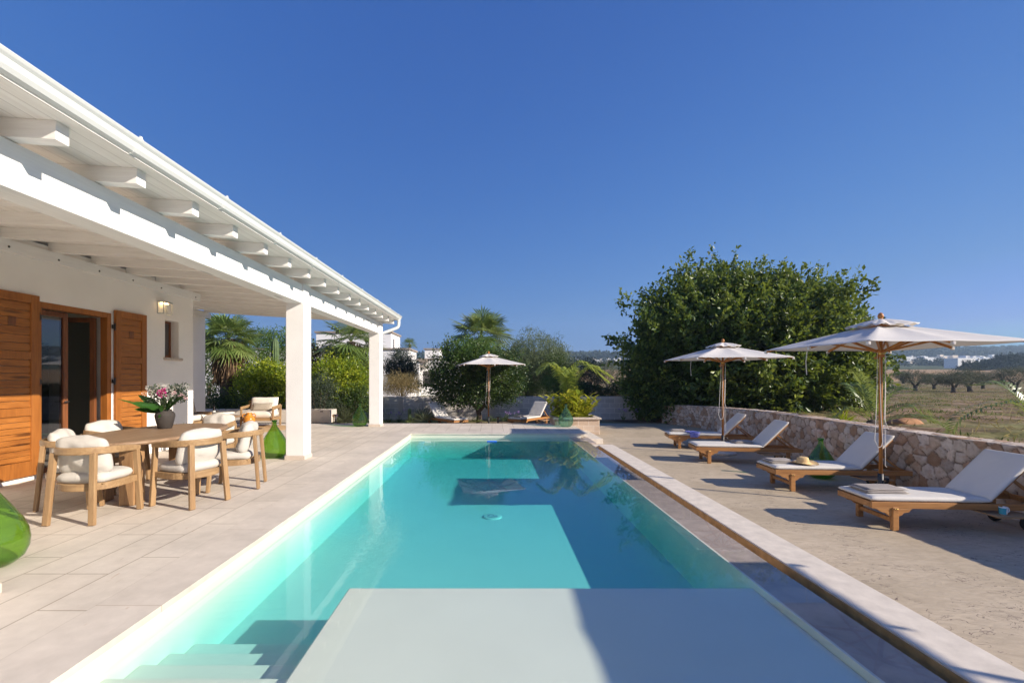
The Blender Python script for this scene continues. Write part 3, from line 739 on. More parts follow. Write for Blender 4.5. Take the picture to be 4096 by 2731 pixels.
MB().tube([(FX - .13, 7.62, 1.15), (FX - .08, 7.62, 1.15), (FX - .08, 7.54, 1.15)], .011, 8).build('handle', 'dark_metal', d)
d = MB(); leaf(d, (FX - .17, 8.235), (FX - .74, 8.16), .03, 2.63)
d = d.build('glass_door', 'door_wood', bevel=.005, **VP)
MB().hexa([(FX - .255, 8.221, .11), (FX - .655, 8.168, .11), (FX - .656, 8.176, .11), (FX - .256, 8.229, .11), (FX - .255, 8.221, 2.55), (FX - .655, 8.168, 2.55), (FX - .656, 8.176, 2.55), (FX - .256, 8.229, 2.55)]).build('pane', 'window_glass', d)
m = MB()
for i in range(8): m.tube([(FX - .9 - .05 * i, 7.72 + .02 * math.sin(i * 2), .03), (FX - .9 - .05 * i, 7.72 + .02 * math.sin(i * 2 + .4), 2.9)], .035, 8)
m.build('curtain', 'curtain', **VP)
# small window
w = MB(); w.box((FX - .22, 9.742, 1.987), (FX - .17, 9.80, 2.788)); w.box((FX - .22, 10.12, 1.987), (FX - .17, 10.168, 2.788)); w.box((FX - .219, 9.801, 1.988), (FX - .171, 10.119, 2.04)); w.box((FX - .219, 9.801, 2.74), (FX - .171, 10.119, 2.787))
w = w.build('window', 'door_wood', bevel=.003, **VP)
MB().box((FX - .2, 9.80, 2.04), (FX - .19, 10.12, 2.74)).build('pane', 'far_window', w)
MB().box((FX - .16, 9.69, 1.925), (FX + .075, 10.22, 1.983)).build('window_sill', 'stone_sill', bevel=.02, **VP)
# wall lamp
t = thing('wall_lamp', (FX, 9.65, 2.9), 'square white wall lantern glowing above the small window', 'wall lamp')
m = MB()
for x in (.012, .128):
    for y in (-.13, .13): m.bar((x, y, .0), (x, y, .24), .014, .014)
for z in (.0, .24):
    for x in (.012, .128): m.bar((x, -.137, z), (x, .137, z), .014, .014)
    for y in (-.13, .13): m.bar((.02, y, z), (.12, y, z), .013, .013)
m.box((.002, -.12, .02), (.012, .12, .225)); m.box((.005, -.14, .225), (.135, .14, .262))
m.build('lamp_frame', 'white_metal', t)
MB().box((.03, -.09, .205), (.11, .05, .222)).build('light_source', 'lamp_glow', t)
MB().box((.124, -.12, .01), (.127, .12, .2)).build('lamp_glass', 'clear_glass', t)
# ------------------------------------------------------------------ dining set
def build_chair():
    t = thing('dining_chair', (0, 0, 0), 'x', 'chair', 'dining chairs around the oval table')
    # local : chair faces +y, rear at -y
    rail = []
    for i in range(25):
        a = R(180) + R(180) * i / 24
        x = .295 * math.cos(a); y = -.03 + .30 * math.sin(a)
        rail.append((x, y, .765 + .012 * -math.sin(a)))
    rail = [(-.288, .275, .735), (-.293, .15, .748)] + rail + [(.293, .15, .748), (.288, .275, .735)]
    hs = [.05, .068] + [.078] * 25 + [.068, .05]
    MB().sweep(rail, .036, hs).build('top_rail', 'chair_teak', t, bevel=.012, seg=3)
    seat = []
    for i in range(21):
        a = R(180) + R(180) * i / 20
        seat.append((.275 * math.cos(a), -.04 + .24 * math.sin(a), .385))
    seat = [(-.275, .25, .385)] + seat + [(.275, .25, .385)]
    m = MB().sweep(seat, .03, .075); m.box((-.262, .225, .348), (.262, .255, .422)); m.box((-.25, -.2, .405), (.25, .22, .42))
    m.build('seat_frame', 'chair_teak', t, bevel=.004)
    for sx in (-1, 1):
        MB().bar((sx * .285, .285, .004), (sx * .285, .225, .73), .062, .045, up=(0, 1, 0), w2=.052, h2=.05).build('leg', 'leg_teak', t, bevel=.008)
        MB().bar((sx * .235, -.325, .004), (sx * .205, -.268, .755), .066, .04, up=(0, 1, 0), w2=.062, h2=.045).build('leg', 'leg_teak', t, bevel=.008)
    m = MB(); m.M = Matrix.Translation((0, .015, .468)) @ Matrix.Rotation(R(90), 4, 'X'); m.pillow(.53, .50, .135, 20, .0, 3, 5, .006, 6.0); m.build('seat_cushion', 'cushion_white', t)
    m = MB(); m.M = Matrix.Translation((0, -.135, .705)) @ Matrix.Rotation(R(14), 4, 'X'); m.pillow(.54, .44, .22, 26, .0, 9, 2.3, .03, 5.5); m.build('back_cushion', 'cushion_white', t)
    return t
ch = build_chair()
def face(dx, dy): return math.atan2(-dx, dy)
CH = [((-4.43, 5.08), (-.03, 1), 'wooden armchair at the near end of the oval table, its back to the camera'),
      ((-5.10, 5.62), (.88, .48), 'wooden armchair at the near left of the table, in front of the big left shutter'),
      ((-5.52, 6.65), (1, -.1), 'wooden armchair behind the table by the open door, cushion half in shade'),
      ((-3.735, 5.66), (-.93, .34), 'wooden armchair on the pool side of the table, nearer the camera'),
      ((-3.63, 6.48), (-.96, -.27), 'wooden armchair on the pool side of the table, next to the green demijohn'),
      ((-4.72, 7.72), (.05, -1), 'wooden armchair at the far end of the table, only its white cushion showing')]
for i, (p, d, lb) in enumerate(CH):
    if i == 0: ch.location = (*p, 0); ch.rotation_euler = (0, 0, face(*d)); ch['label'] = lb
    else: dup(ch, (*p, 0), face(*d), lb)
t = thing('dining_table', (-4.68, 6.36, 0), 'oval slatted teak dining table on panel legs holding a vase of flowers', 'table')
rot = R(4)
def oval(k, a=.70, b=1.20, n=72, e=2.35):
    o = []
    for i in range(n):
        q = 2 * math.pi * i / n; c_, s_ = math.cos(q), math.sin(q)
        o.append((math.copysign(abs(c_) ** (2 / e), c_) * (a - k), math.copysign(abs(s_) ** (2 / e), s_) * (b - k)))
    return o
m = MB()
rings = [(oval(.035), .745), (oval(.008), .757), (oval(0), .772), (oval(.004), .788), (oval(.02), .798), (oval(.075), .800)]
vs = []; fs = []; n = 72
for pl, z in rings: vs += [(x, y, z) for x, y in pl]
for r in range(len(rings) - 1):
    for i in range(n): fs.append((r * n + i, r * n + (i + 1) % n, (r + 1) * n + (i + 1) % n, (r + 1) * n + i))
fs.append(tuple(range(n - 1, -1, -1)))
m.add(vs, fs, True)
# slats filling the rim, with narrow gaps
inner = oval(.078)
def half(x):
    q = abs(x) / (.70 - .078)
    return 0 if q >= 1 else (1.20 - .078) * (1 - q ** 2.35) ** (1 / 2.35)
m.prism(inner, .78, .792)
ns = 13; wd = 2 * (.622) / ns
for i in range(ns):
    x0 = -.622 + i * wd + .003; x1 = x0 + wd - .006
    pts = [x0 + (x1 - x0) * q / 3 for q in range(4)]
    poly = [(x, -half(x)) for x in pts] + [(x, half(x)) for x in pts[::-1]]
    m.prism(poly, .785, .799)
m.build('tabletop', 'table_teak', t)
for (x, y) in ((.20, -.78), (-.28, -.62), (.22, .68), (-.20, .82)):
    lg = MB()
    lg.box((x - .085, y - .10, .003), (x + .085, y + .10, .744)); lg.box((x - .105, y - .075, .004), (x - .086, y + .075, .743)); lg.box((x + .086, y - .075, .004), (x + .105, y + .075, .743))
    lg.build('leg', 'table_leg_teak', t, bevel=.012)
t.rotation_euler = (0, 0, rot)
# vase and bouquet
vx, vy = gp(379, 985, .8); vy += .1; vx = (379 - CX) * vy / F
t = thing('vase', (vx, vy, .8), 'dark brown earthenware vase holding flowers on the dining table', 'vase')
MB().lathe([(.082, 0), (.088, .004), (.112, .10), (.128, .18), (.124, .215), (.098, .252), (.085, .262), (.088, .272), (.094, .276), (.088, .28), (.078, .274), (.076, .255), (.10, .2), (.07, .05), (.002, .04)], n=40, cap=False).build('vase_body', 'vase_clay', t, bevel=0)
MB().lathe([(.075, .24), (.001, .243)], n=24, cap=False).build('water_surface', 'wine_dark', t)
bq = thing('bouquet', (vx, vy, 1.03), 'loose bouquet of white and pink flowers with long green leaves in the vase', 'flowers')
def broadleaf(m, base, dirv, ln, wd, curl=.3, side=None, n=8):
    base = Vector(base); d = Vector(dirv).normalized(); s = d.cross(Vector((0, -.8, .7))).normalized() if side is None else Vector(side)
    up = s.cross(d); vs = []; fs = []
    for i in range(n + 1):
        f = i / n; w = wd * (math.sin(math.pi * min(1, f * .97 + .03)) ** .8) * (1 - .25 * f) + .003
        c = base + d * ln * f - Vector((0, 0, 1)) * curl * ln * f * f
        fold = up * w * .25
        vs += [tuple(c - s * w / 2 + fold), tuple(c), tuple(c + s * w / 2 + fold)]
    for i in range(n):
        a = i * 3; fs += [(a, a + 1, a + 4, a + 3), (a + 1, a + 2, a + 5, a + 4)]
    m.add(vs, fs, True)
def tinted(o, lo=.3, hi=.7):
    me = o.data; a = me.attributes.new('tint', 'FLOAT', 'POINT')
    a.data.foreach_set('value', np.array([lo + (hi - lo) * (.5 + .5 * noise.noise(Vector(v.co) * 3)) for v in me.vertices], dtype=np.float32)); return o
for (d, ln, wd, cu) in (((-.75, -.25, .42), .46, .13, .12), ((-.7, -.1, .75), .50, .12, .2), ((-.95, -.25, .42), .62, .035, .05), ((.72, -.25, .62), .48, .11, .1), ((.62, -.4, .8), .42, .10, .15), ((.3, -.7, .6), .30, .09, .25), ((-.35, -.7, .6), .38, .12, .25), ((-.4, .5, .8), .4, .10, .2), ((-.85, -.3, .2), .36, .12, .05), ((.2, -.9, .05), .16, .05, .5)):
    m = MB(); broadleaf(m, (d[0] * .03, d[1] * .03, 0), d, ln, wd, cu); tinted(m.build('leaf', 'broad_leaf', bq), .15, .75)
m = MB()
for i in range(26):
    a = random.uniform(0, 6.28); r = random.uniform(.05, .22); z = random.uniform(.22, .42)
    m.tube([(0, 0, 0), (r * .4 * math.cos(a), r * .4 * math.sin(a), z * .5), (r * math.cos(a), r * math.sin(a), z)], .0022, 4, False)
m.build('stems', 'green_stem', bq)
def flowers(name, mat, centers, n, rad, leaf, parent):
    lv = Leaves()
    for c in centers:
        d = unit(RNG.normal(size=(n, 3)))
        lv.add(np.array(c) + d * rad * RNG.random((n, 1)) ** .5, d + RNG.normal(size=(n, 3)) * .5, leaf * RNG.uniform(.7, 1.2, n), leaf * .8, RNG.random(n))
    return lv.build(name, mat, parent)
flowers('white_flower', 'white_petal', [(random.uniform(-.2, .25), random.uniform(-.15, .15), random.uniform(.26, .40)) for _ in range(34)], 44, .04, .014, bq)
flowers('filler_foliage', 'grey_leaf', [(random.uniform(-.15, .25), random.uniform(-.12, .12), random.uniform(.16, .40)) for _ in range(40)], 30, .06, .03, bq)
flowers('pink_flower', 'pink_petal', [(.045, -.12, .27), (.04, -.12, .30), (.05, -.12, .325)], 40, .022, .045, bq)
flowers('pale_pink_flower', 'pale_pink_petal', [(-.16, -.08, .29), (-.12, -.1, .32), (.27, -.05, .26), (.30, 0, .22), (.20, -.1, .3)], 40, .028, .018, bq)
# ------------------------------------------------------------------ demijohns
DJ = [(.001, 0), (.10, 0), (.155, .012), (.205, .06), (.232, .13), (.237, .20), (.225, .27), (.195, .35), (.150, .43), (.105, .505), (.066, .565), (.045, .60), (.038, .64), (.038, .68), (.047, .684), (.047, .705), (.038, .71)]
def demijohn(x, y, z, sc, mat, label):
    t = thing('demijohn', (x, y, z), label, 'demijohn', 'glass demijohns on the terrace')
    pr = []
    for i in range(len(DJ) - 1):
        for q in range(3):
            f = q / 3; pr.append((DJ[i][0] * (1 - f) + DJ[i + 1][0] * f, DJ[i][1] * (1 - f) + DJ[i + 1][1] * f))
    pr.append(DJ[-1])
    MB().lathe([(r * sc, zz * sc) for r, zz in pr], n=56, cap=False).build('glass_body', mat, t)
    MB().lathe([(.036 * sc, .66 * sc), (.036 * sc, .712 * sc), (.05 * sc, .712 * sc), (.05 * sc, .688 * sc), (.04 * sc, .682 * sc)], n=32, cap=False).build('glass_lip', mat, t)
demijohn(-4.13, 3.74, 0.002, 1.03, 'green_glass', 'big green glass demijohn at the left edge of the photo by the nearest column')
demijohn(-4.23, 8.85, 0.002, 1.02, 'green_glass', 'green glass demijohn left of the middle veranda column beside the dining chairs')
demijohn(-4.21, 14.5, 0.002, 1.02, 'dark_green_glass', 'green glass demijohn by the farthest veranda column')
demijohn(2.34, 14.4, 0.002, 1.0, 'teal_glass', 'clear blue-green demijohn in front of the stone planter')
demijohn(6.07, 8.40, -.293, 1.02, 'dark_green_glass', 'dark green demijohn against the rubble wall behind a lounger')
# pot plant by the wall
t = thing('potted_plant', (-6.55, 9.5, 0), 'small snake plant in a pale pot by the villa wall', 'potted plant')
MB().lathe([(.06, 0.002), (.075, .06), (.085, .17), (.078, .175), (.07, .14), (.001, .14)], n=28, cap=False).build('pot', 'terracotta_pale', t)
for a, ln, tl in ((0, .50, .2), (1.3, .40, .25), (2.6, .46, .1), (4.0, .42, .2), (5.1, .36, .3), (2.0, .3, .3)):
    m = MB(); broadleaf(m, (.02 * math.cos(a), .02 * math.sin(a), .14), (math.cos(a) * tl, math.sin(a) * tl, 1), ln, .055, .02, (-math.sin(a), math.cos(a), 0)); tinted(m.build('leaf', 'broad_leaf', t), .2, .9)
# ------------------------------------------------------------------ lounge corner
t = thing('outdoor_armchair', (-7.36, 14.55, 0), 'low wooden armchair with thick cream cushions by the planter trough', 'armchair', rz=R(6))
m = MB()
for sx in (-1, 1):
    m2 = MB(); m2.bar((sx * .47, -.38, .003), (sx * .47, -.36, .60), .055, .05, up=(0, 1, 0)); m2.build('leg', 'leg_teak', t, bevel=.006)
    m2 = MB(); m2.bar((sx * .44, .36, .003), (sx * .44, .40, .66), .055, .05, up=(0, 1, 0)); m2.build('leg', 'leg_teak', t, bevel=.006)
    m2 = MB(); m2.sweep([(sx * .47, -.41, .60), (sx * .475, -.1, .615), (sx * .47, .2, .635), (sx * .43, .40, .65)], .035, .09); m2.build('armrest', 'chair_teak', t, bevel=.01)
m.box((-.45, -.36, .20), (.45, -.32, .29)); m.box((-.45, .34, .20), (.45, .38, .29)); m.box((-.46, -.32, .20), (-.43, .34, .29)); m.box((.43, -.32, .20), (.46, .34, .29)); m.box((-.42, -.31, .26), (.42, .33, .285)); m.box((-.43, .37, .52), (.43, .40, .66))
m.build('frame', 'chair_teak', t, bevel=.005)
m = MB(); m.M = Matrix.Translation((0, -.03, .385)) @ Matrix.Rotation(R(90), 4, 'X'); m.pillow(.84, .72, .22, 18, .02, 4, 9, .008); m.build('seat_cushion', 'cushion_cream', t)
m = MB(); m.M = Matrix.Translation((0, .24, .67)) @ Matrix.Rotation(R(-14), 4, 'X'); m.pillow(.84, .50, .24, 18, .03, 5, 6, .01); m.build('back_cushion', 'cushion_cream', t)
def pillow_thing(loc, rz, tilt, w, h, tk, label, seed, mat='striped_fabric'):
    t = thing('throw_pillow', loc, label, 'pillow', 'striped pillows on the lounge seats', rz)
    m = MB(); m.M = Matrix.Rotation(tilt, 4, 'X'); m.pillow(w, h, tk, 16, .08, seed, 3, .01)
    m.build('pillow_cover', mat, t); return t
pillow_thing((-7.36, 14.58, .615), R(6), R(-22), .60, .27, .13, 'oblong striped pillow on the cream armchair', 2)
t = thing('outdoor_sofa', (-9.0, 12.7, 0), 'teak outdoor sofa partly hidden behind the villa corner', 'sofa')
m = MB(); m.box((-.38, -1.1, .2), (.46, 1.1, .28)); m.box((-.395, -1.1, .28), (-.34, 1.1, .68))
for y in (-1.12, 1.06): m.box((-.36, y, .36), (.5, y + .07, .52))
m.build('frame', 'chair_teak', t, bevel=.01)
for x in (-.36, .42):
    for y in (-1.05, 1.05): MB().box((x - .03, y - .03, .002), (x + .03, y + .03, .36)).build('leg', 'leg_teak', t)
m = MB(); m.M = Matrix.Translation((.05, 0, .38)) @ Matrix.Rotation(R(90), 4, 'X'); m.pillow(.82, 2.1, .2, 18, .01, 6, 9, .006); m.build('seat_cushion', 'cushion_cream', t)
m = MB(); m.M = Matrix.Translation((-.25, 0, .66)) @ Matrix.Rotation(R(90), 4, 'Z') @ Matrix.Rotation(R(-10), 4, 'X'); m.pillow(2.1, .42, .2, 18, .02, 7, 6, .006); m.build('back_cushion', 'cushion_cream', t)
pillow_thing((-8.95, 13.35, .70), R(60), R(-20), .46, .46, .17, 'square striped pillow propped at the far end of the sofa', 3)
pillow_thing((-8.72, 12.6, .62), R(75), R(-25), .46, .46, .16, 'square striped pillow half hidden by the villa corner', 8)
t = thing('rug', (-7.2, 13.75, .004), 'round brown jute rug under the armchair', 'rug')
MB().lathe([(1.05, 0), (1.06, .006), (1.04, .011), (.001, .012)], n=64, cap=False).build('rug_weave', 'jute', t)
t = thing('coffee_table', (-7.78, 13.25, 0.016), 'round teak coffee table with a tray, wine and a book', 'coffee table')
MB().lathe([(.001, .385), (.40, .385), (.425, .395), (.43, .408), (.42, .418), (.001, .42)], n=48, cap=False).build('tabletop', 'table_teak', t)
for a in (-.35, 1.75, 3.8): MB().bar((.33 * math.cos(a), .33 * math.sin(a), .002), (.30 * math.cos(a), .30 * math.sin(a), .386), .10, .05, up=(math.cos(a), math.sin(a), 0)).build('leg', 'leg_teak', t, bevel=.006)
tz = .437
t = thing('book', (-7.80, 13.12, tz), 'thick pale book lying on the coffee table under a round board', 'book')
MB().box((-.17, -.11, .003), (.17, .11, .065)).build('pages', 'paper', t, bevel=.003)
MB().box((-.175, -.115, .0655), (.175, .115, .07)).box((-.175, -.115, 0), (.175, .115, .0028)).build('cover', 'paper', t)
t = thing('round_board', (-7.72, 13.14, tz + .071), 'round cream serving board resting on the book', 'board')
MB().lathe([(.001, 0), (.25, 0), (.258, .008), (.258, .04), (.25, .048), (.001, .048)], n=48, cap=False).build('board', 'cream_marble', t)
x, y, z = at(492, 945, 13.2)
t = thing('wine_bottle', (-8.06, 13.2, tz), 'dark wine bottle with a white label on the coffee table', 'bottle')
MB().lathe([(.001, .001), (.036, .001), (.038, .01), (.038, .19), (.032, .225), (.016, .25), (.0145, .31), (.017, .312), (.017, .325), (.001, .326)], n=28, cap=False).build('bottle_body', 'wine_dark', t)
MB().lathe([(.0385, .06), (.0385, .16)], n=28, cap=False).build('label', 'label_white', t)
def wineglass(x, y, label, wine):
    t = thing('wine_glass', (x, y, tz), label, 'wine glass', 'wine glasses on the coffee table')
    MB().lathe([(.034, .001), (.033, .004), (.004, .008), (.0035, .09), (.012, .10), (.036, .13), (.042, .16), (.036, .21)], n=24, cap=False).build('glass_body', 'clear_glass', t)
    if wine: MB().lathe([(.004, .10), (.033, .13), (.039, .155), (.001, .155)], n=24, cap=False).build('red_wine', 'wine_dark', t)
wineglass(-7.92, 13.12, 'wine glass with red wine beside the bottle', True)
wineglass(-8.12, 13.42, 'empty wine glass behind the bottle', False)
def jug(x, y, z, s, label):
    t = thing('amber_jug', (x, y, z), label, 'jug', 'amber glazed jugs in the lounge corner')
    MB().lathe([(.001, .001), (.09, .001), (.10, .01), (.16, .14), (.175, .24), (.15, .32), (.085, .38), (.07, .42), (.085, .45), (.07, .455), (.06, .42)], n=32, cap=False).build('jug_body', 'amber_glaze', t)
    for q in (0, 1):
        a = R(20) + math.pi * q; c_, s_ = math.cos(a), math.sin(a)
        MB().tube([(.075 * c_, .075 * s_, .41), (.15 * c_, .15 * s_, .42), (.185 * c_, .185 * s_, .37), (.155 * c_, .155 * s_, .30)], .016, 8).build('handle', 'amber_glaze', t)
    t.scale = (s, s, s)
jug(-7.5, 14.05, .016, 1.0, 'amber glazed jug on the rug behind the coffee table')
jug(-8.35, 15.9, .442, .7, 'amber glazed jug standing on the planter trough')
t = thing('planter_trough', (-8.5, 15.95, 0), 'long low concrete planter trough along the terrace edge with a small plaque', 'planter')
m = MB(); m.box((-2.6, -.32, .001), (2.95, -.24, .44)); m.box((-2.6, .24, .001), (2.95, .32, .44)); m.box((2.87, -.239, .001), (2.949, .239, .4395)); m.box((-2.6, -.239, .001), (-2.52, .239, .4395)); m.box((-2.52, -.24, .3), (2.87, .24, .36))
m.build('trough_body', 'trough_concrete', t, bevel=.006)
MB().box((2.60, -.326, .375), (2.70, -.3205, .405)).build('plaque', 'dark_metal', t)
# ------------------------------------------------------------------ sun loungers
def prism_xz(m, poly, y0, y1):
    k = len(poly)
    m.add([(x, y0, z) for x, z in poly] + [(x, y1, z) for x, z in poly], [tuple(range(k)), tuple(range(2 * k - 1, k - 1, -1))] + [((i + 1) % k, i, k + i, k + (i + 1) % k) for i in range(k)])
def build_lounger():
    t = thing('sun_lounger', (0, 0, 0), 'x', 'sun lounger', 'teak sun loungers by the pool')
    m = MB()
    for sy in (-1, 1):
        y0, y1 = sy * .268, sy * .300
        m.box((.0, y0, .27), (2.13, y1, .345))
        br = [(.02, .2695), (.07, .255), (.11, .225), (.16, .215), (.20, .18), (.27, .165), (.345, .185), (.37, .215), (.43, .225), (.45, .255), (.47, .2695)]
        prism_xz(m, br[::-1], min(y0, y1) + .002, max(y0, y1) - .002)
    m.box((.0, -.267, .275), (.03, .267, .343)); m.box((2.10, -.267, .275), (2.13, .267, .343)); m.box((1.33, -.267, .28), (1.37, .267, .34))
    for i in range(14): m.box((.05 + i * .092, -.266, .328), (.05 + i * .092 + .06, .266, .342))
    m.build('frame', 'lounger_teak', t, bevel=.004)
    for sy in (-1, 1):
        l = MB().box((.235, sy * .262, .002), (.305, sy * .312, .285)).build('leg', 'leg_teak' if False else 'lounger_teak', t, bevel=.006)
        for x in (.258, .284): MB().tube([(x, sy * .311, .268), (x, sy * .319, .268)], .008, 8).build('bolt', 'brass', l)
        MB().box((1.83, sy * .215, .06), (1.90, sy * .262, .272)).build('leg', 'lounger_teak', t, bevel=.006)
        w = MB(); w.tube([(1.865, sy * .175, .095), (1.865, sy * .21, .095)], .06, 20); w = w.build('wheel', 'lounger_teak', t)
        ty = MB()
        ring = []
        for i in range(29):
            a = 2 * math.pi * i / 28; ring.append((1.865 + .075 * math.cos(a), sy * .1925, .095 + .075 * math.sin(a)))
        ty.tube(ring, .019, 8, False); ty.build('tyre', 'black_rubber', w)
    MB().bar((.27, -.262, .12), (.27, .262, .12), .03, .05).build('cross_rail', 'lounger_teak', t, bevel=.004); MB().tube([(1.865, -.25, .095), (1.865, .25, .095)], .01, 8).build('axle', 'steel', t)
    m = MB(); m.box((1.30, -.44, .215), (1.74, -.10, .232)); m.box((1.30, -.44, .233), (1.74, -.425, .24)); m.build('side_tray', 'tray_wood', t, bevel=.003)
    a = R(46); c_, s_ = math.cos(a), math.sin(a); hx = 1.37
    def bp(d, n, y): return (hx + d * c_ - n * s_, y, .335 + d * s_ + n * c_)
    m = MB()
    for sy in (-1, 1): m.bar(bp(0, .012, sy * .245), bp(.70, .012, sy * .245), .035, .035, up=(0, 1, 0))
    for d in (.03, .2, .36, .52, .68): m.bar(bp(d, .012, -.228), bp(d, .012, .228), .05, .02, up=(c_, 0, s_))
    m.build('backrest', 'lounger_teak', t, bevel=.003)
    m = MB()
    for sy in (-1, 1): m.bar(bp(.42, -.01, sy * .19), (2.02, sy * .19, .345), .025, .03)
    m.bar((2.02, -.262, .350), (2.02, .262, .350), .03, .03)
    m.build('back_support', 'lounger_teak', t)
    def slabc(m, L0, wy, th, org, ang):
        m.M = Matrix.Translation(org) @ Matrix.Rotation(-ang, 4, 'Y') @ Matrix.Translation((L0 / 2, 0, th / 2)) @ Matrix.Rotation(R(90), 4, 'X')
        m.pillow(L0, wy, th, 22, .0, int(L0 * 10), 16, .003)
    m = MB(); slabc(m, 1.375, .60, .066, (-.005, 0, .345), 0); m.build('seat_cushion', 'lounger_cushion', t)
    m = MB(); slabc(m, .74, .60, .066, (1.365, 0, .358), a); m.build('back_cushion', 'lounger_cushion', t)
    return t
DZ = -.295
lg = build_lounger()
LG = [(4.61, 5.80, -4, 'sun lounger nearest the camera, folded towel at its foot and a mug on its tray'),
      (4.63, 7.70, -3, 'sun lounger with the straw hat on it'),
      (4.45, 10.12, -8, 'sun lounger with a towel lying against its backrest, third from the camera'),
      (4.66, 12.15, -11, 'sun lounger with a lilac swimsuit over its side, under the middle parasol'),
      (-1.08, 16.0, 127, 'sun lounger left of the small tree at the far end of the pool, facing right'),
      (.80, 16.3, 53, 'sun lounger between the small tree and the stone planter, facing left')]
for i, (x, y, r, lb) in enumerate(LG):
    if i == 0: lg.location = (x, y, DZ); lg.rotation_euler = (0, 0, R(r)); lg['label'] = lb
    else: dup(lg, (x, y, DZ), R(r), lb)
def on_lounger(i, dx, dy, dz=0):
    x, y, r, _ = LG[i]; r = R(r)
    return (x + dx * math.cos(r) - dy * math.sin(r), y + dx * math.sin(r) + dy * math.cos(r), DZ + dz)
SEATZ = .412
def towel(i, dx, dy, w, h, label, rz=0):
    t = thing('folded_towel', on_lounger(i, dx, dy, SEATZ), label, 'towel', 'grey towels on the loungers', R(LG[i][2] + rz))
    m = MB()
    for k in range(3):
        m2 = Matrix.Translation((.012 * k * (-1) ** k, .01 * (k - 1), .010 + k * .016)) @ Matrix.Rotation(R(90), 4, 'X'); m.M = m2; m.pillow(w - .015 * k, h - .01 * k, .02, 10, .02, k + i, 10, .005)
    m.build('towel_cloth', 'towel_grey', t)
towel(0, .30, .02, .50, .34, 'folded grey towel on the foot of the nearest lounger')
towel(1, .24, .06, .42, .32, 'folded grey towel beside the straw hat')
towel(2, 1.05, .05, .40, .34, 'grey towel lying by the backrest of the third lounger')
towel(3, .28, .1, .36, .30, 'folded towel beside the lilac swimsuit')
towel(4, .30, 0, .36, .30, 'folded towel on the far lounger left of the small tree')
towel(5, .35, 0, .40, .30, 'folded towel on the far lounger beside the stone planter')
t = thing('straw_hat', on_lounger(1, .56, -.08, SEATZ + .01), 'wide brimmed straw hat lying on the second lounger', 'hat')
pr = []; n = 40
vs = []; fs = []
prof = [(.225, .012), (.20, .004), (.14, .002), (.098, .008), (.092, .03), (.086, .07), (.074, .095), (.045, .105), (.001, .095)]
for r, z in prof:
    for j in range(n):
        a = 2 * math.pi * j / n; vs.append((r * math.cos(a), r * .92 * math.sin(a), z + (.018 * math.sin(2 * a + .5) * (r > .12)) + .002))
for i in range(len(prof) - 1):
    for j in range(n): fs.append((i * n + j, i * n + (j + 1) % n, (i + 1) * n + (j + 1) % n, (i + 1) * n + j))
MB().add(vs, fs, True).build('hat_body', 'straw', t)
t = thing('swimsuit', on_lounger(3, .62, -.2, SEATZ), 'crumpled lilac swimsuit hanging over the side of the lounger', 'swimsuit')
vs = []; fs = []; n = 16
for i in range(n + 1):
    for j in range(n + 1):
        u = i / n; v_ = j / n; x = (u - .5) * .30 * (1 - .25 * abs(v_ - .5)); q = v_ * .46 - .22
        nz = noise.noise(Vector((u * 6, v_ * 6, 2))) * .03
        y = q if q > -.105 else -.105 - nz * .4; z = .018 + abs(nz) if q > -.105 else .018 + (q + .105) * 1.1
        vs.append((x + nz * .6, y - (.012 if q <= -.105 else 0), z))
for i in range(n):
    for j in range(n):
        if (i in (0, n - 1) and j % 5 in (0, 1)) : continue
        a = i * (n + 1) + j; fs.append((a, a + n + 1, a + n + 2, a + 1))
o = MB().add(vs, fs, True).build('swimsuit_cloth', 'swimsuit_lilac', t); sd = o.modifiers.new('thick', 'SOLIDIFY'); sd.thickness = .006
t = thing('mug', on_lounger(0, 1.45, -.33, .234), 'white and blue mug on the tray of the nearest lounger', 'mug')
MB().lathe([(.001, .001), (.032, .001), (.036, .02), (.041, .09), (.037, .09), (.032, .02), (.001, .01)], n=28, cap=False).build('mug_body', 'mug_white', t)
m = MB(); vs = []; fs = []
for i in range(13):
    a = R(110) + R(150) * i / 12; vs += [(.0365 * math.cos(a), .0365 * math.sin(a), .006), (.0425 * math.cos(a), .0425 * math.sin(a), .080)]
for i in range(12): fs.append((2 * i, 2 * i + 2, 2 * i + 3, 2 * i + 1))
m.add(vs, fs, True).build('blue_glaze', 'mug_blue', t)
MB().tube([(.037, 0, .075), (.062, -.003, .07), (.066, -.004, .045), (.055, -.003, .025), (.036, 0, .022)], .006, 8).build('handle', 'mug_white', t)
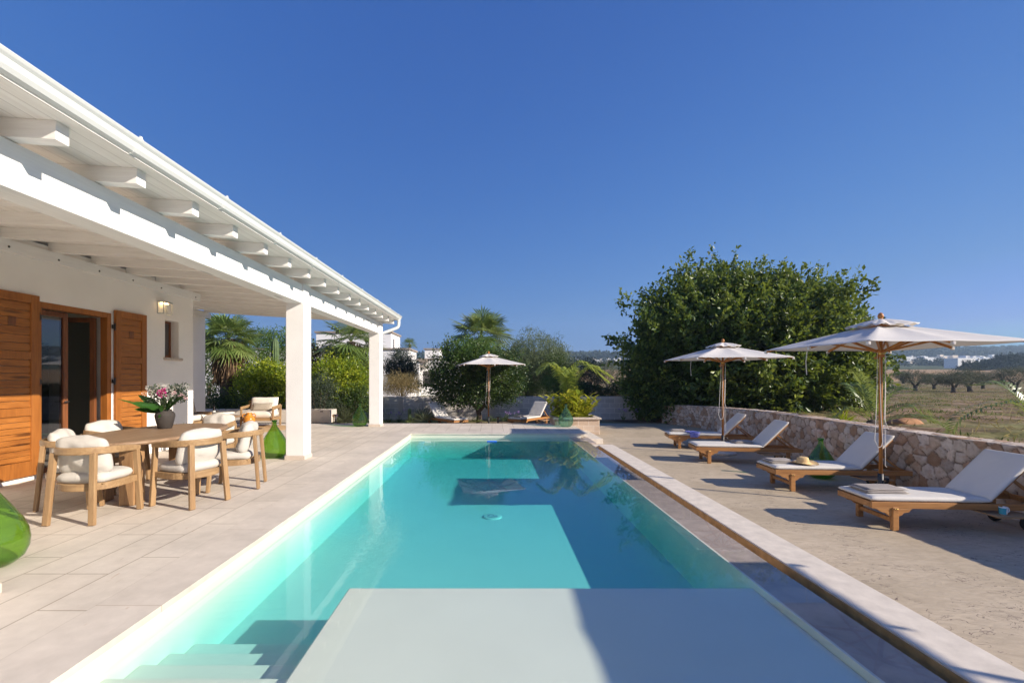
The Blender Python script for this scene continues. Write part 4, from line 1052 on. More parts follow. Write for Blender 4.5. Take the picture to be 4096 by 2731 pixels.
# ------------------------------------------------------------------ parasols
def build_parasol():
    t = thing('parasol', (0, 0, 0), 'x', 'parasol', 'square off white parasols with wooden poles')
    A, ZE, ZA = 1.05, 2.29, 2.625
    b = MB().lathe([(.001, 0.002), (.28, .002), (.29, .012), (.29, .05), (.28, .06), (.05, .065), (.05, .09), (.001, .09)], n=40, cap=False).build('base', 'stone_cream', t)
    s = MB(); s.lathe([(.034, .06), (.034, .46), (.027, .462)], n=20, cap=True); s.build('pole_sleeve', 'dark_metal', t)
    k = MB(); k.tube([(.03, -.01, .38), (.075, -.01, .38)], .01, 8); k.lathe([(.001, -.02), (.022, -.02), (.024, .0), (.022, .02), (.001, .02)], (.085, -.01, .38), 12, cap=False); k.build('clamp_knob', 'dark_metal', t)
    MB().lathe([(.023, .40), (.023, 2.68)], n=20).build('pole', 'pole_wood', t)
    h = MB().lathe([(.024, 2.14), (.046, 2.145), (.048, 2.175), (.040, 2.18), (.040, 2.20), (.056, 2.205), (.058, 2.25), (.03, 2.255)], n=24, cap=False).build('hub', 'pole_wood', t)
    MB().lathe([(.0415, 2.181), (.0425, 2.199)], n=24, cap=False).build('brass_ring', 'brass', h)
    MB().lathe([(.02, 2.66), (.045, 2.672), (.03, 2.69), (.022, 2.70), (.036, 2.72), (.036, 2.745), (.022, 2.775), (.001, 2.785)], n=20, cap=False).build('finial', 'pole_wood', t)
    def edge(q):
        """q in [0,8): corners at even, mid sides at odd"""
        P = [(A, -A), (A, 0), (A, A), (0, A), (-A, A), (-A, 0), (-A, -A), (0, -A)]
        return P[q % 8]
    dirs = [edge(q) for q in range(8)]
    for q, (x, y) in enumerate(dirs):
        L_ = math.hypot(x, y); ux, uy = x / L_, y / L_
        rb = MB().bar((ux * .04, uy * .04, ZA - .03), (x * .985, y * .985, ZE - .016), .022, .03).build('rib', 'pole_wood', t)
        st = MB().bar((ux * .05, uy * .05, 2.225), (x * .52, y * .52, ZE + (ZA - ZE) * .46 - .035), .02, .03).build('strut', 'pole_wood', rb)
        MB().box((x * .985 - .02, y * .985 - .02, ZE - .045), (x * .985 + .02, y * .985 + .02, ZE - .002)).build('corner_pocket', 'canopy_cloth', rb, bevel=.008)
    # canopy panels, each sagging a little between its two ribs
    vs = []; fs = []; n = 12; mm = 10; top = .17
    ring = []
    for q in range(8):
        a = edge(q); b_ = edge(q + 1)
        for j in range(mm):
            f = j / mm; ring.append((a[0] * (1 - f) + b_[0] * f, a[1] * (1 - f) + b_[1] * f, f))
    K = len(ring)
    for i in range(n + 1):
        r = top + (1 - top) * i / n
        for (x, y, f) in ring:
            sag = .030 * math.sin(math.pi * f) * math.sin(math.pi * min(1, (i / n) * .8 + .12))
            pull = 1 - .020 * math.sin(math.pi * f) * (i == n)
            vs.append((x * r * pull, y * r * pull, ZA - (ZA - ZE) * r - sag + .004 + .004 * noise.noise(Vector((x * r * 5, y * r * 5, 1)))))
    for i in range(n):
        for j in range(K): fs.append((i * K + j, i * K + (j + 1) % K, (i + 1) * K + (j + 1) % K, (i + 1) * K + j))
    c = MB().add(vs, fs, True).build('canopy', 'canopy_cloth', t); sm = c.modifiers.new('thick', 'SOLIDIFY'); sm.thickness = .004
    vs = []; fs = []; ns = 6
    for i in range(ns + 1):
        r = .03 + .25 * i / ns
        for j, (x, y, f) in enumerate(ring):
            z = ZA + .06 - .10 * (i / ns) ** 1.3 + .016 * (i / ns) * math.sin(j * .9 + 1.3) + .012 * (i / ns) * noise.noise(Vector((x * 9, y * 9, i)))
            vs.append((x * r, y * r, z))
    for i in range(ns):
        for j in range(K): fs.append((i * K + j, i * K + (j + 1) % K, (i + 1) * K + (j + 1) % K, (i + 1) * K + j))
    v_ = MB().add(vs, fs, True).build('vent_cap', 'canopy_cloth', t); sm = v_.modifiers.new('thick', 'SOLIDIFY'); sm.thickness = .004
    m = MB()
    m.tube([(-.055, -.01, 2.2), (-.07, -.02, 1.7), (-.10, -.03, 1.15), (-.12, -.04, .95), (-.08, -.05, .84), (-.02, -.04, .86), (.0, -.032, .93), (-.02, -.03, 1.3), (-.03, -.02, 2.2)], .004, 6)
    m.tube([(.06, -.01, 2.2), (.045, -.03, 1.6), (.03, -.04, 1.3), (.035, -.035, .8), (.04, -.03, .58), (.06, -.03, .56)], .004, 6)
    m.tube([(.05, -.02, 2.2), (.03, -.04, 1.7), (.02, -.04, 1.25), (.06, -.05, 1.12), (.075, -.05, 1.10)], .004, 6)
    m.build('rope', 'rope', t)
    m = MB()
    m.sweep([(-.35, A - .02, ZE), (-.35, A + .01, ZE - .18), (-.33, A + .02, ZE - .40)], .02, .004, up=(1, 0, 0)); m.build('tie_strap', 'canopy_cloth', t)
    m = MB(); m.bar((-.09, 0, 2.13), (-.02, 0, 2.13), .018, .03); m.build('cleat', 'pole_wood', t)
    return t
pa = build_parasol()
PA = [(5.62, 6.58, 0, 'large off white parasol nearest the camera at the right edge of the photo'),
      (5.58, 11.0, -2, 'off white parasol in front of the big dark tree, between the loungers'),
      (-.12, 16.2, 12, 'off white parasol at the far end of the pool in front of the small tree'),
      (6.0, 1.2, 0, 'off white parasol beside the camera, just outside the right of the photo')]
for i, (x, y, r, lb) in enumerate(PA):
    if i == 0: pa.location = (x, y, DZ); pa['label'] = lb
    else: dup(pa, (x, y, DZ), R(r), lb)
# ------------------------------------------------------------------ stone walls
def voro(U, V_, du, dv, seed):
    """jittered-grid voronoi; returns edge distance and cell id of every sample"""
    r = np.random.default_rng(seed)
    nu = int(U.max() / du) + 3; nv = int(V_.max() / dv) + 3
    gu, gv = np.meshgrid(np.arange(-1, nu), np.arange(-1, nv), indexing='ij')
    su = (gu + .5 + (gv % 2) * .45 + r.uniform(-.42, .42, gu.shape)) * du; sv = (gv + .5 + r.uniform(-.36, .36, gu.shape)) * dv
    S = np.stack([su.ravel(), sv.ravel()], 1); n = len(U); e = np.empty(n); cid = np.empty(n, int)
    for a in range(0, n, 4000):
        p = np.stack([U[a:a + 4000], V_[a:a + 4000]], 1)
        d = np.abs(p[:, None, 0] - S[None, :, 0]) ** 1.0 * 0 + np.hypot((p[:, None, 0] - S[None, :, 0]) * .9, p[:, None, 1] - S[None, :, 1])
        ix = np.argpartition(d, 1, axis=1)[:, :2]; dd = np.take_along_axis(d, ix, 1); o = np.argsort(dd, 1)
        ix = np.take_along_axis(ix, o, 1); dd = np.take_along_axis(dd, o, 1)
        e[a:a + 4000] = dd[:, 1] - dd[:, 0]; cid[a:a + 4000] = ix[:, 0]
    return e, cid, len(S)
PALE = np.array([(.66, .56, .47), (.60, .51, .43), (.70, .61, .52), (.52, .44, .37), (.62, .49, .38), (.46, .31, .21), (.56, .43, .33), (.64, .56, .49), (.40, .26, .17), (.58, .50, .43)])
def rubble(name, path, ztop, zbot, thick, parent, res=.02, du=.185, dv=.15, seed=5):
    P = np.array(path, float)
    seg = np.hypot(*np.diff(P, axis=0).T); s = np.concatenate([[0], np.cumsum(seg)]); Lt = s[-1]
    nu = int(Lt / res); u = np.linspace(0, Lt, nu)
    # smooth the path
    def sm(a):
        for _ in range(3): a = np.convolve(np.pad(a, 20, mode='edge'), np.ones(41) / 41, 'valid')
        return a
    x = sm(np.interp(u, s, P[:, 0])); y = sm(np.interp(u, s, P[:, 1]))
    tx = np.gradient(x); ty = np.gradient(y); l = np.hypot(tx, ty); nxn = -ty / l; nyn = tx / l       # left side normal
    zt = np.interp(u, s, ztop)
    Hh = float(np.mean(zt) - zbot); nvf = int(Hh / res); nvt = int(thick / res); nvb = 4
    W_ = nvf + nvt + nvb
    jj = np.arange(W_ + 1)
    Ug, Jg = np.meshgrid(u, jj, indexing='ij')
    vlen = np.where(jj <= nvf, jj / nvf * Hh, np.where(jj <= nvf + nvt, Hh + (jj - nvf) / nvt * thick, Hh + thick + (jj - nvf - nvt) * .2))
    e, cid, ns = voro(Ug.ravel(), np.broadcast_to(vlen, Ug.shape).ravel(), du, dv, seed)
    r = np.random.default_rng(seed + 1)
    col = PALE[r.integers(0, len(PALE), ns)] * r.uniform(.8, 1.12, (ns, 1)); hgt = r.uniform(.0, .02, ns)
    warp = np.array([noise.noise(Vector((a * 11, b * 11, seed))) for a, b in zip(Ug.ravel(), np.broadcast_to(vlen, Ug.shape).ravel())])
    e2 = e + warp * .018
    hm = sstep(.0, .03, e2)
    disp = (hm * (.016 + hgt[cid] * .8) + warp * .012 * hm - .012).reshape(Ug.shape)
    gap = 1 - sstep(.002, .019, e2)
    C = col[cid] * (1 - gap[:, None]) + np.array([.20, .15, .115]) * gap[:, None]
    C = np.concatenate([C, np.ones((len(C), 1))], 1)
    X = np.empty(Ug.shape); Y = np.empty(Ug.shape); Z = np.empty(Ug.shape)
    for j in jj:
        if j <= nvf:
            f = j / nvf; X[:, j] = x + nxn * disp[:, j]; Y[:, j] = y + nyn * disp[:, j]; Z[:, j] = zbot + (zt - zbot) * f
        elif j <= nvf + nvt:
            f = (j - nvf) / nvt; X[:, j] = x - nxn * thick * f; Y[:, j] = y - nyn * thick * f; Z[:, j] = zt + disp[:, j] * .45 - .004
        else:
            f = (j - nvf - nvt) / nvb; X[:, j] = x - nxn * thick; Y[:, j] = y - nyn * thick; Z[:, j] = zt - (zt - zbot) * f
    V = np.stack([X, Y, Z], -1).reshape(-1, 3)
    a, b = np.meshgrid(np.arange(nu - 1), np.arange(W_), indexing='ij'); q = a * (W_ + 1) + b
    Fq = np.stack([q, q + W_ + 1, q + W_ + 2, q + 1], -1).reshape(-1, 4)
    return npmesh(name, V, Fq, 'rubble_stone', parent, None, parent is not None, True, C)
t = thing('rubble_wall', (7, 10, DZ), 'curved dry stone rubble wall behind the right hand loungers', 'wall')
wp = [(p[0], p[1]) for p in WALLPATH]; wp = [(6.76, 1.5)] + wp
rubble('stone_courses', wp, [.66, .67, .67, .66, .66, .67, .66, .64, .58, .53, .50, .47, .45], -.32, .40, t)
t = thing('stone_planter', (2.77, 15.3, DZ), 'square stone planter at the far corner of the pool overflowing with yellow green plants', 'planter')
cp = [(2.02, 16.0), (2.02, 14.72), (3.49, 14.72), (3.49, 16.0)]
blocks('planter_stone', .34, .19, (.62, .50, .40), (.46, .32, .22), (.66, .58, .50), .008)
m = MB(); m.box((2.03, 14.72, -.294), (3.48, 14.80, .195)); m.box((2.03, 15.92, -.294), (3.48, 16.0, .195)); m.box((2.03, 14.801, -.294), (2.11, 15.919, .195)); m.box((3.40, 14.801, -.294), (3.48, 15.919, .195))
m.build('planter_wall', 'planter_stone', t, bevel=.012, world=True)
m = MB(); m.box((1.98, 14.66, .196), (3.53, 14.86, .26)); m.box((1.98, 15.86, .196), (3.53, 16.04, .26)); m.box((1.98, 14.861, .196), (2.17, 15.859, .259)); m.box((3.34, 14.861, .196), (3.53, 15.859, .259))
m.build('planter_coping', 'stone_sill', t, bevel=.018, world=True)
MB().box((2.111, 14.801, .1), (3.399, 15.919, .15)).build('soil', 'bark', t, world=True)
t = thing('block_wall', (-3, 20.1, DZ), 'bare grey concrete block wall closing the far end of the garden', 'wall')
m = MB(); m.box((-14, 20.02, -.31), (6.42, 20.2, .72)); m.build('block_courses', 'concrete_blocks', t, world=True)
m = MB()
for x in (-8.5, -4.0, .05, 3.4): m.box((x - .11, 20.005, -.305), (x + .11, 20.21, .70))
m.build('pier', 'trough_concrete', t, world=True)
# ------------------------------------------------------------------ bollard lights
def bollard(x, y, z, label):
    t = thing('bollard_light', (x, y, z), label, 'garden light', 'small bollard lights in the planting bed')
    MB().lathe([(.035, 0.002), (.035, .30)], n=18).build('post', 'dark_metal', t)
    MB().lathe([(.001, .302), (.10, .302), (.10, .318), (.001, .322)], n=28, cap=False).build('cap', 'dark_metal', t)
    MB().lathe([(.05, .298), (.09, .3012)], n=28, cap=False).build('light_ring', 'bollard_glow', t)
bollard(*gp(774, 968, 0)[:1], 15.9, -.05, 'bollard light in front of the spiky plant near the far column')
X_, Y_, Z_ = at(1144, 962, 16.4); bollard(X_, 16.4, -.18, 'bollard light between the parasol pole and the right far lounger')
# ------------------------------------------------------------------ plants : builders
def fan_palm(name, base, hc, L0, nfr, label, spread=(-.35, 1.0), skirt=0, trunk_r=.2, seg=30, cat='palm tree', group=None, seed=1, mat='palm_green'):
    """base on the ground, hc crown height above base"""
    r = random.Random(seed); t = thing(name, base, label, cat, group)
    MB().tube([(0, 0, 0), (.02, .01, hc * .5), (0, 0, hc)], [trunk_r * 1.1, trunk_r, trunk_r * .8], 12).build('trunk', 'bark', t)
    def fronds(n, elo, ehi, tint, dead):
        V = []; Q = []; T = []
        for i in range(n):
            az = i * 2.39996 + r.uniform(-.3, .3); f = (i + .5) / n; el = ehi + (elo - ehi) * f + r.uniform(-.12, .12)
            d = Vector((math.cos(az) * math.cos(el), math.sin(az) * math.cos(el), math.sin(el)))
            pl = L0 * r.uniform(.55, .8) if not dead else L0 * r.uniform(.3, .5)
            side = d.cross(Vector((0, 0, 1))).normalized()
            o = Vector((0, 0, hc - (0 if not dead else r.uniform(0, hc * .25))))
            # arched petiole
            p1 = o + d * pl * .6; p2 = o + d * pl - Vector((0, 0, pl * .08))
            for a, b in ((o, p1), (p1, p2)):
                w = .018; k = len(V); V += [a - side * w, a + side * w, b + side * w, b - side * w]; Q.append((k, k + 1, k + 2, k + 3)); T += [.55 if not dead else .5] * 4
            fd = (d - Vector((0, 0, .18 if not dead else .5))).normalized(); s2 = fd.cross(Vector((0, 0, 1))).normalized(); up = s2.cross(fd)
            tilt = r.uniform(-.4, .4); s2r = s2 * math.cos(tilt) + up * math.sin(tilt)
            fl = L0 * r.uniform(.75, 1.0); base_t = tint + r.uniform(-.2, .2)
            for k_ in range(seg):
                a = -2.0 + 4.0 * k_ / (seg - 1)
                sd = (fd * math.cos(a) + s2r * math.sin(a)).normalized(); ll = fl * (.62 + .38 * math.cos(a * .75)) * r.uniform(.9, 1.05)
                nrm = fd.cross(s2r).normalized(); w = ll * .042
                sw = sd.cross(nrm).normalized()
                m1 = p2 + sd * ll * .55 - Vector((0, 0, ll * .05)) + nrm * .02; tp = p2 + sd * ll * (.95 if not dead else .8) - Vector((0, 0, ll * (r.uniform(.12, .34) if not dead else .45)))
                k = len(V); V += [p2 + Vector((0, 0, 0)), m1 + sw * w, m1 - sw * w, tp]
                tt = base_t + (k_ % 2) * .12 + r.uniform(-.05, .05)
                T += [tt, tt, tt, tt + .15]; Q += [(k, k + 1, k + 3, k + 2)]
        return np.array([tuple(v) for v in V]), np.array(Q), np.clip(T, 0, 1)
    V, Q, T = fronds(nfr, spread[0], spread[1], .42, False)
    npmesh('crown', V, Q, mat, t, T)
    if skirt:
        V, Q, T = fronds(int(nfr * .9), -1.35, -.75, .5, True)
        ns = 900; az = RNG.uniform(0, 6.283, ns); z0 = RNG.uniform(hc - skirt * .75, hc - .05, ns); l = RNG.uniform(.25, .7, ns)
        lv = Leaves(); rr = trunk_r + RNG.uniform(.03, .26, ns) * (1 - .5 * (hc - z0) / skirt)
        lv.add(np.stack([np.cos(az) * rr, np.sin(az) * rr, z0], 1), np.stack([np.cos(az) * .18, np.sin(az) * .18, -np.ones(ns)], 1), l, .05, RNG.uniform(0, 1, ns))
        V2 = np.concatenate(lv.V); T2 = np.concatenate(lv.T); q2 = np.arange(len(V2)).reshape(-1, 4) + len(V)
        npmesh('dead_frond_skirt', np.concatenate([V, V2]), np.concatenate([Q, q2]), 'palm_dead', t, np.concatenate([T, T2]))
    return t
def feather(pts, llen, lw, n, tint, V, Q, T, seed, vee=.5, side_droop=.35):
    """one feather frond along control points"""
    r = random.Random(seed)
    P = [Vector(p) for p in pts]
    def ev(f):
        k = f * (len(P) - 1); i = min(int(k), len(P) - 2); g = k - i
        p0 = P[max(i - 1, 0)]; p1 = P[i]; p2 = P[i + 1]; p3 = P[min(i + 2, len(P) - 1)]
        return .5 * ((2 * p1) + (p2 - p0) * g + (2 * p0 - 5 * p1 + 4 * p2 - p3) * g * g + (3 * p1 - p0 - 3 * p2 + p3) * g ** 3)
    last = None
    for i in range(25):
        a = ev(i / 25); b = ev((i + 1) / 25); d = (b - a).normalized(); s = d.cross(Vector((0, 0, 1))); s = s.normalized() if s.length > .05 else Vector((1, 0, 0)); w = .014 * (1 - i / 30)
        u = s.cross(d)
        for x in (s, u):
            k = len(V); V += [a - x * w, a + x * w, b + x * w, b - x * w]; Q.append((k, k + 1, k + 2, k + 3)); T += [.75] * 4
    for i in range(n):
        f = .16 + .84 * i / n; p = ev(f); d = (ev(min(1, f + .02)) - ev(max(0, f - .02))).normalized(); s = d.cross(Vector((0, 0, 1))); s = s.normalized() if s.length > .05 else Vector((1, 0, 0)); u = s.cross(d)
        ll = llen * (math.sin(math.pi * (.12 + .80 * f)) ** .7) * r.uniform(.88, 1.08)
        for sg in (-1, 1):
            dd = (s * sg * .8 + d * (.55 + .3 * f) + u * vee * r.uniform(.6, 1.2)).normalized()
            m1 = p + dd * ll * .5; tp = p + dd * ll * .96 - Vector((0, 0, side_droop * ll * r.uniform(.6, 1.2))); sw = dd.cross(u).normalized() * lw
            k = len(V); V += [p, m1 + sw, tp, m1 - sw]; Q.append((k, k + 1, k + 2, k + 3)); tt = tint + r.uniform(-.2, .2); T += [tt, tt, tt + .1, tt]
def frond_mesh(name, fr, llen, lw, n, tint, mat, parent, **kw):
    V = []; Q = []; T = []
    for i, p in enumerate(fr): feather(p, llen, lw, n, tint, V, Q, T, i + 3, **kw)
    return npmesh(name, np.array([tuple(v) for v in V]), np.array(Q), mat, parent, np.clip(T, 0, 1), world=True)
def spiky(base, rad, n, label, name='spiky_plant', mat='yucca_leaf', w=.012, tint=.5, group=None, up=.2, cat='plant'):
    t = thing(name, base, label, cat, group)
    d = unit(RNG.normal(size=(n, 3)) * np.array([1, 1, .8]) + np.array([0, 0, .45])); d[:, 2] = np.abs(d[:, 2]) * .9 + up * .2; d = unit(d)
    lv = Leaves(); P = np.tile(np.array([0, 0, .08]), (n, 1)) + RNG.normal(size=(n, 3)) * .04; P[:, 2] = np.abs(P[:, 2])
    lv.add(P, d, rad * RNG.uniform(.75, 1.1, n), w, RNG.normal(tint, .2, n), fold=.1, droop=.06)
    lv.build('leaves', mat, t)
    return t
def bush(name, px, py, Y, wpx, hpx, label, mat, n, per, leaf, lw, z0=None, depth=None, cat='shrub', group=None, stem=True, **kw):
    x, y, z = at(px, py, Y); rx = wpx / 2 * Y / F; rz = hpx / 2 * Y / F; ry = depth or rx * .85
    gz = z0 if z0 is not None else DZ
    t = thing(name, (x, Y, gz), label, cat, group)
    if stem:
        m = MB()
        for i in range(6):
            a = i * 1.05; m.tube([(x + .04 * math.cos(a), Y + .04 * math.sin(a), gz), (x + rx * .3 * math.cos(a), Y + ry * .3 * math.sin(a), gz + (z - gz) * .6), (x + rx * .6 * math.cos(a), Y + ry * .6 * math.sin(a), z + rz * .3)], [.03, .02, .008], 6)
        m.build('stem', 'bark', t, world=True)
    crown((x, Y, z), (rx, ry, rz), n, per, leaf, lw, mat, t, name='foliage', zmin=gz + .02, **kw)
    return t
# ------------------------------------------------------------------ garden at the far end
x, y, z = at(525, 772, 18.2)
fan_palm('fan_palm', (x, 18.2, DZ), z + .18, .92, 54, 'fan palm with a shaggy skirt of dead fronds left of the middle column', spread=(-.65, 1.3), skirt=1.9, trunk_r=.30, seg=20, group='fan palms in the gardens', seed=2)
x, y, z = at(806, 782, 19.2)
fan_palm('fan_palm', (x, 19.2, DZ), z + .25, 1.08, 46, 'fan palm with drooping fronds behind the farthest veranda column', spread=(-1.15, 1.1), skirt=1.0, trunk_r=.22, seg=20, group='fan palms in the gardens', seed=5)
x, y, z = at(1105, 790, 24)
fan_palm('fan_palm', (x, 24, .34), z + .05, 1.30, 40, 'fan palm rising behind the small tree and the far parasol', spread=(-.5, 1.35), skirt=0, trunk_r=.22, seg=22, group='fan palms in the gardens', seed=9)
x, y, z = at(941, 790, 46)
fan_palm('fan_palm', (x, 46, .1), z - .1, .62, 24, 'distant little fan palm above the neighbouring white house', spread=(-.4, 1.3), trunk_r=.15, seg=16, group='fan palms in the gardens', seed=12)
# columnar cactus
def cactus(x, y, z0, h, r0, label, mat='cactus_green', ribs=11):
    t = thing('column_cactus', (x, y, z0), label, 'cactus', 'column cacti in the planting bed')
    n = ribs * 4; vs = []; fs = []; K = 18
    for i in range(K + 1):
        f = i / K; rr = r0 * (.82 + .22 * math.sin(f * 2.4)) * (1 if f < .9 else math.sqrt(max(.02, 1 - ((f - .9) / .1) ** 2)))
        for j in range(n):
            a = 2 * math.pi * j / n; q = rr * (1 + .13 * math.cos(a * ribs)); vs.append((q * math.cos(a), q * math.sin(a), h * f))
    for i in range(K):
        for j in range(n): fs.append((i * n + j, i * n + (j + 1) % n, (i + 1) * n + (j + 1) % n, (i + 1) * n + j))
    fs.append(tuple(K * n + j for j in range(n)))
    MB().add(vs, fs, True).build('cactus_body', mat, t); return t
x, y, z = at(632, 775, 19); cactus(x, 19, DZ, z - DZ, .14, 'tall ribbed column cactus left of the middle veranda column')
x, y, z = at(620, 838, 18.8); cactus(x, 18.8, DZ, z - DZ, .10, 'short ribbed cactus beside the tall column cactus', ribs=9)
x, y, z = at(941, 937, 17); cactus(x, 17, DZ, z - DZ, .055, 'short dark cactus in front of the block wall')
# shrubs on the left
bush('lemon_shrub', 612, 896, 17.4, 112, 112, 'yellow green lemon shrub left of the middle column behind the armchair', 'lemon_leaf', 1000, 15, .10, .055, group='lemon shrubs behind the trough', tint=(.55, .2), lump_amp=.2, inner=.5)
bush('lemon_shrub', 776, 888, 17.9, 132, 112, 'yellow green lemon shrub between the middle and far columns', 'lemon_leaf', 1100, 15, .10, .055, group='lemon shrubs behind the trough', tint=(.55, .2), lump_amp=.22, inner=.5)
bush('dark_shrub', 497, 936, 16.9, 74, 44, 'dark low shrub at the foot of the shaggy fan palm', 'dark_leaf', 420, 14, .06, .035, group='low dark shrubs', inner=.5)
bush('dark_shrub', 590, 935, 16.8, 96, 46, 'dark low hedge behind the cream armchair', 'dark_leaf', 420, 14, .06, .035, group='low dark shrubs', inner=.5)
bush('dark_shrub', 733, 915, 16.5, 66, 96, 'fine leaved dull green shrub just right of the middle column', 'grey_leaf', 520, 16, .055, .022, group='low dark shrubs', inner=.5)
bush('dark_shrub', 826, 928, 17.0, 46, 60, 'dark shrub behind the farthest demijohn', 'dark_leaf', 300, 14, .06, .035, group='low dark shrubs', inner=.5)
bush('russet_shrub', 742, 838, 20, 70, 62, 'russet leaved shrub in front of the neighbouring white house', 'russet_leaf', 260, 12, .11, .05, lump_amp=.35)
x, y, z = at(628, 815, 25)
t = thing('green_tree', (x, 25, .2), 'bright green leafy tree behind the column cactus', 'tree')
trunk(t, [(x, 25, .2), (x, 25, 1.6)], [.12, .08], [((x, 25, 1.4), (x + .8, 25, 2.8), .06, .03), ((x, 25, 1.4), (x - .8, 25, 2.8), .06, .03)])
crown((x, 25, z), (2.3, 2, 1.3), 900, 16, .10, .05, 'bright_leaf', t, tint=(.45, .2))
x, y, z = at(480, 830, 23)
t = thing('green_tree', (x, 23, .2), 'dark green tree behind the shaggy fan palm', 'tree')
trunk(t, [(x, 23, .2), (x, 23, 1.2)], [.12, .08], [((x, 23, 1.1), (x + .6, 23, 2.2), .06, .03)])
crown((x, 23, z - .3), (1.9, 1.6, 1.6), 700, 14, .10, .05, 'dark_leaf', t, tint=(.45, .2))
spiky((at(790, 968, 16.5)[0], 16.6, -.12), .82, 420, 'spiky green rosette plant beside the farthest demijohn', w=.012, group='spiky rosette plants', tint=.5)
spiky((at(972, 968, 17.1)[0], 17.1, -.12), .70, 420, 'spiky grey green rosette plant left of the far loungers', w=.012, group='spiky rosette plants', tint=.35)
# society garlic and grassy tufts
def garlic(px, Y, n, label, h=.45):
    x = at(px, 960, Y)[0]; t = thing('purple_flower_clump', (x, Y, -.2), label, 'flowers', 'purple flower clumps along the block wall')
    k = 50; lv = Leaves(); a = RNG.uniform(0, 6.28, k); d = np.stack([np.cos(a) * .45, np.sin(a) * .45, np.ones(k)], 1)
    lv.add(np.stack([np.cos(a) * .03, np.sin(a) * .03, np.zeros(k)], 1), d, RNG.uniform(.15, .30, k), .014, RNG.random(k), droop=.2); lv.build('leaves', 'grass_green', t)
    m = MB(); tops = []
    for i in range(n):
        a = random.uniform(0, 6.28); r = random.uniform(.03, .22); hh = h * random.uniform(.7, 1.1); tops.append((r * math.cos(a), r * math.sin(a), hh)); m.tube([(0, 0, 0), (r * .3 * math.cos(a), r * .3 * math.sin(a), hh * .6), tops[-1]], .004, 4, False)
    m.build('stems', 'green_stem', t)
    flowers('flower_heads', 'lilac_petal', tops, 26, .035, .026, t)
GL = [(893, 17.5, 4, 'purple flower clump just right of the farthest column'), (917, 17.7, 6, 'purple flower clump left of the short dark cactus'), (762, 16.2, 4, 'purple flower clump in front of the lemon shrub'), (1052, 18, 5, 'purple flower clump beside the left far lounger'),
      (1165, 18.2, 6, 'purple flower clump behind the right bollard light'), (1186, 17.9, 6, 'purple flower clump left of the right far lounger'), (1238, 18, 7, 'purple flower clump just right of the right far lounger'), (1271, 17.8, 6, 'purple flower clump left of the stone planter'), (1432, 18.7, 7, 'purple flower clump right of the stone planter'),
      (1465, 18.8, 6, 'purple flower clump at the right end of the block wall')]
for a in GL: garlic(*a)
def tuft(px, Y, label, h=.32):
    spiky((at(px, 960, Y)[0], Y, -.2), h, 60, label, 'grass_tuft', 'grass_green', .012, .5, 'grass tufts in the planting bed')
for px, Y, lb in ((1094, 17.3, 'grass tuft at the foot of the small tree'), (1130, 17.6, 'grass tuft right of the far parasol pole'), (1156, 17.9, 'grass tuft behind the right bollard light'), (868, 16.6, 'grass tuft behind the far column'), (945, 16.8, 'grass tuft around the short dark cactus')): tuft(px, Y, lb)
# small round tree beside the far parasol
x, y, z = at(1100, 970, 17.7)
t = thing('small_tree', (x, 17.7, DZ), 'small dark leafy tree with a short forked trunk behind the far parasol', 'tree')
trunk(t, [(x, 17.7, DZ), (x + .02, 17.7, .05), (x - .03, 17.7, .28)], [.13, .10, .10],
      [((x, 17.7, .22), (x - .6, 17.7, .75), .075, .04), ((x, 17.7, .22), (x + .65, 17.6, .85), .075, .04), ((x - .02, 17.7, .2), (x + .1, 18.2, 1.0), .07, .04), ((x - .55, 17.7, .7), (x - 1.2, 17.5, 1.3), .04, .015), ((x + .6, 17.6, .8), (x + 1.2, 17.7, 1.4), .04, .015), ((x - .6, 17.7, .75), (x - 1.15, 17.7, 2.6), .03, .008)])
c = crown((x - .15, 17.7, 1.40), (2.0, 1.0, 1.28), 2300, 15, .085, .045, 'dark_leaf', t, tint=(.42, .2), lump_amp=.28, inner=.35, flat=-.62, zmin=.38, twig_len=.45, upness=.5, shell=.55)
cr2 = crown((x - 1.22, 17.7, 2.5), (.16, .15, .8), 60, 12, .075, .04, 'dark_leaf', t, name='upper_crown', tint=(.7, .15), inner=.8, lumps=2, twig_len=.25)
cr3 = crown((x - .3, 17.5, 2.35), (1.0, .8, .55), 300, 13, .08, .042, 'bright_leaf', t, name='upper_crown', tint=(.35, .15), lump_amp=.4, twig_len=.5, upness=1)
# pepper tree
x, y, z = at(1225, 822, 28)
t = thing('pepper_tree', (x, 28, .34), 'weeping grey green pepper tree behind the block wall', 'tree')
trunk(t, [(x - .3, 28, .34), (x - .2, 28, 1.2), (x + .1, 28, 2.0)], [.28, .22, .18], [((x, 28, 1.8), (x - 1.2, 28, 3.2), .12, .05), ((x, 28, 1.8), (x + 1.1, 28, 3.1), .12, .05), ((x, 28, 1.8), (x + .1, 28.6, 3.4), .12, .05)])
crown((x + .05, 28, z - .05), (2.35, 2.1, 1.95), 2000, 22, .13, .026, 'pepper_leaf', t, tint=(.45, .2), lump_amp=.32, inner=.35, twig_len=.8, upness=-.9, weep=.5, droop=1.4, spread=.07, lumps=22)
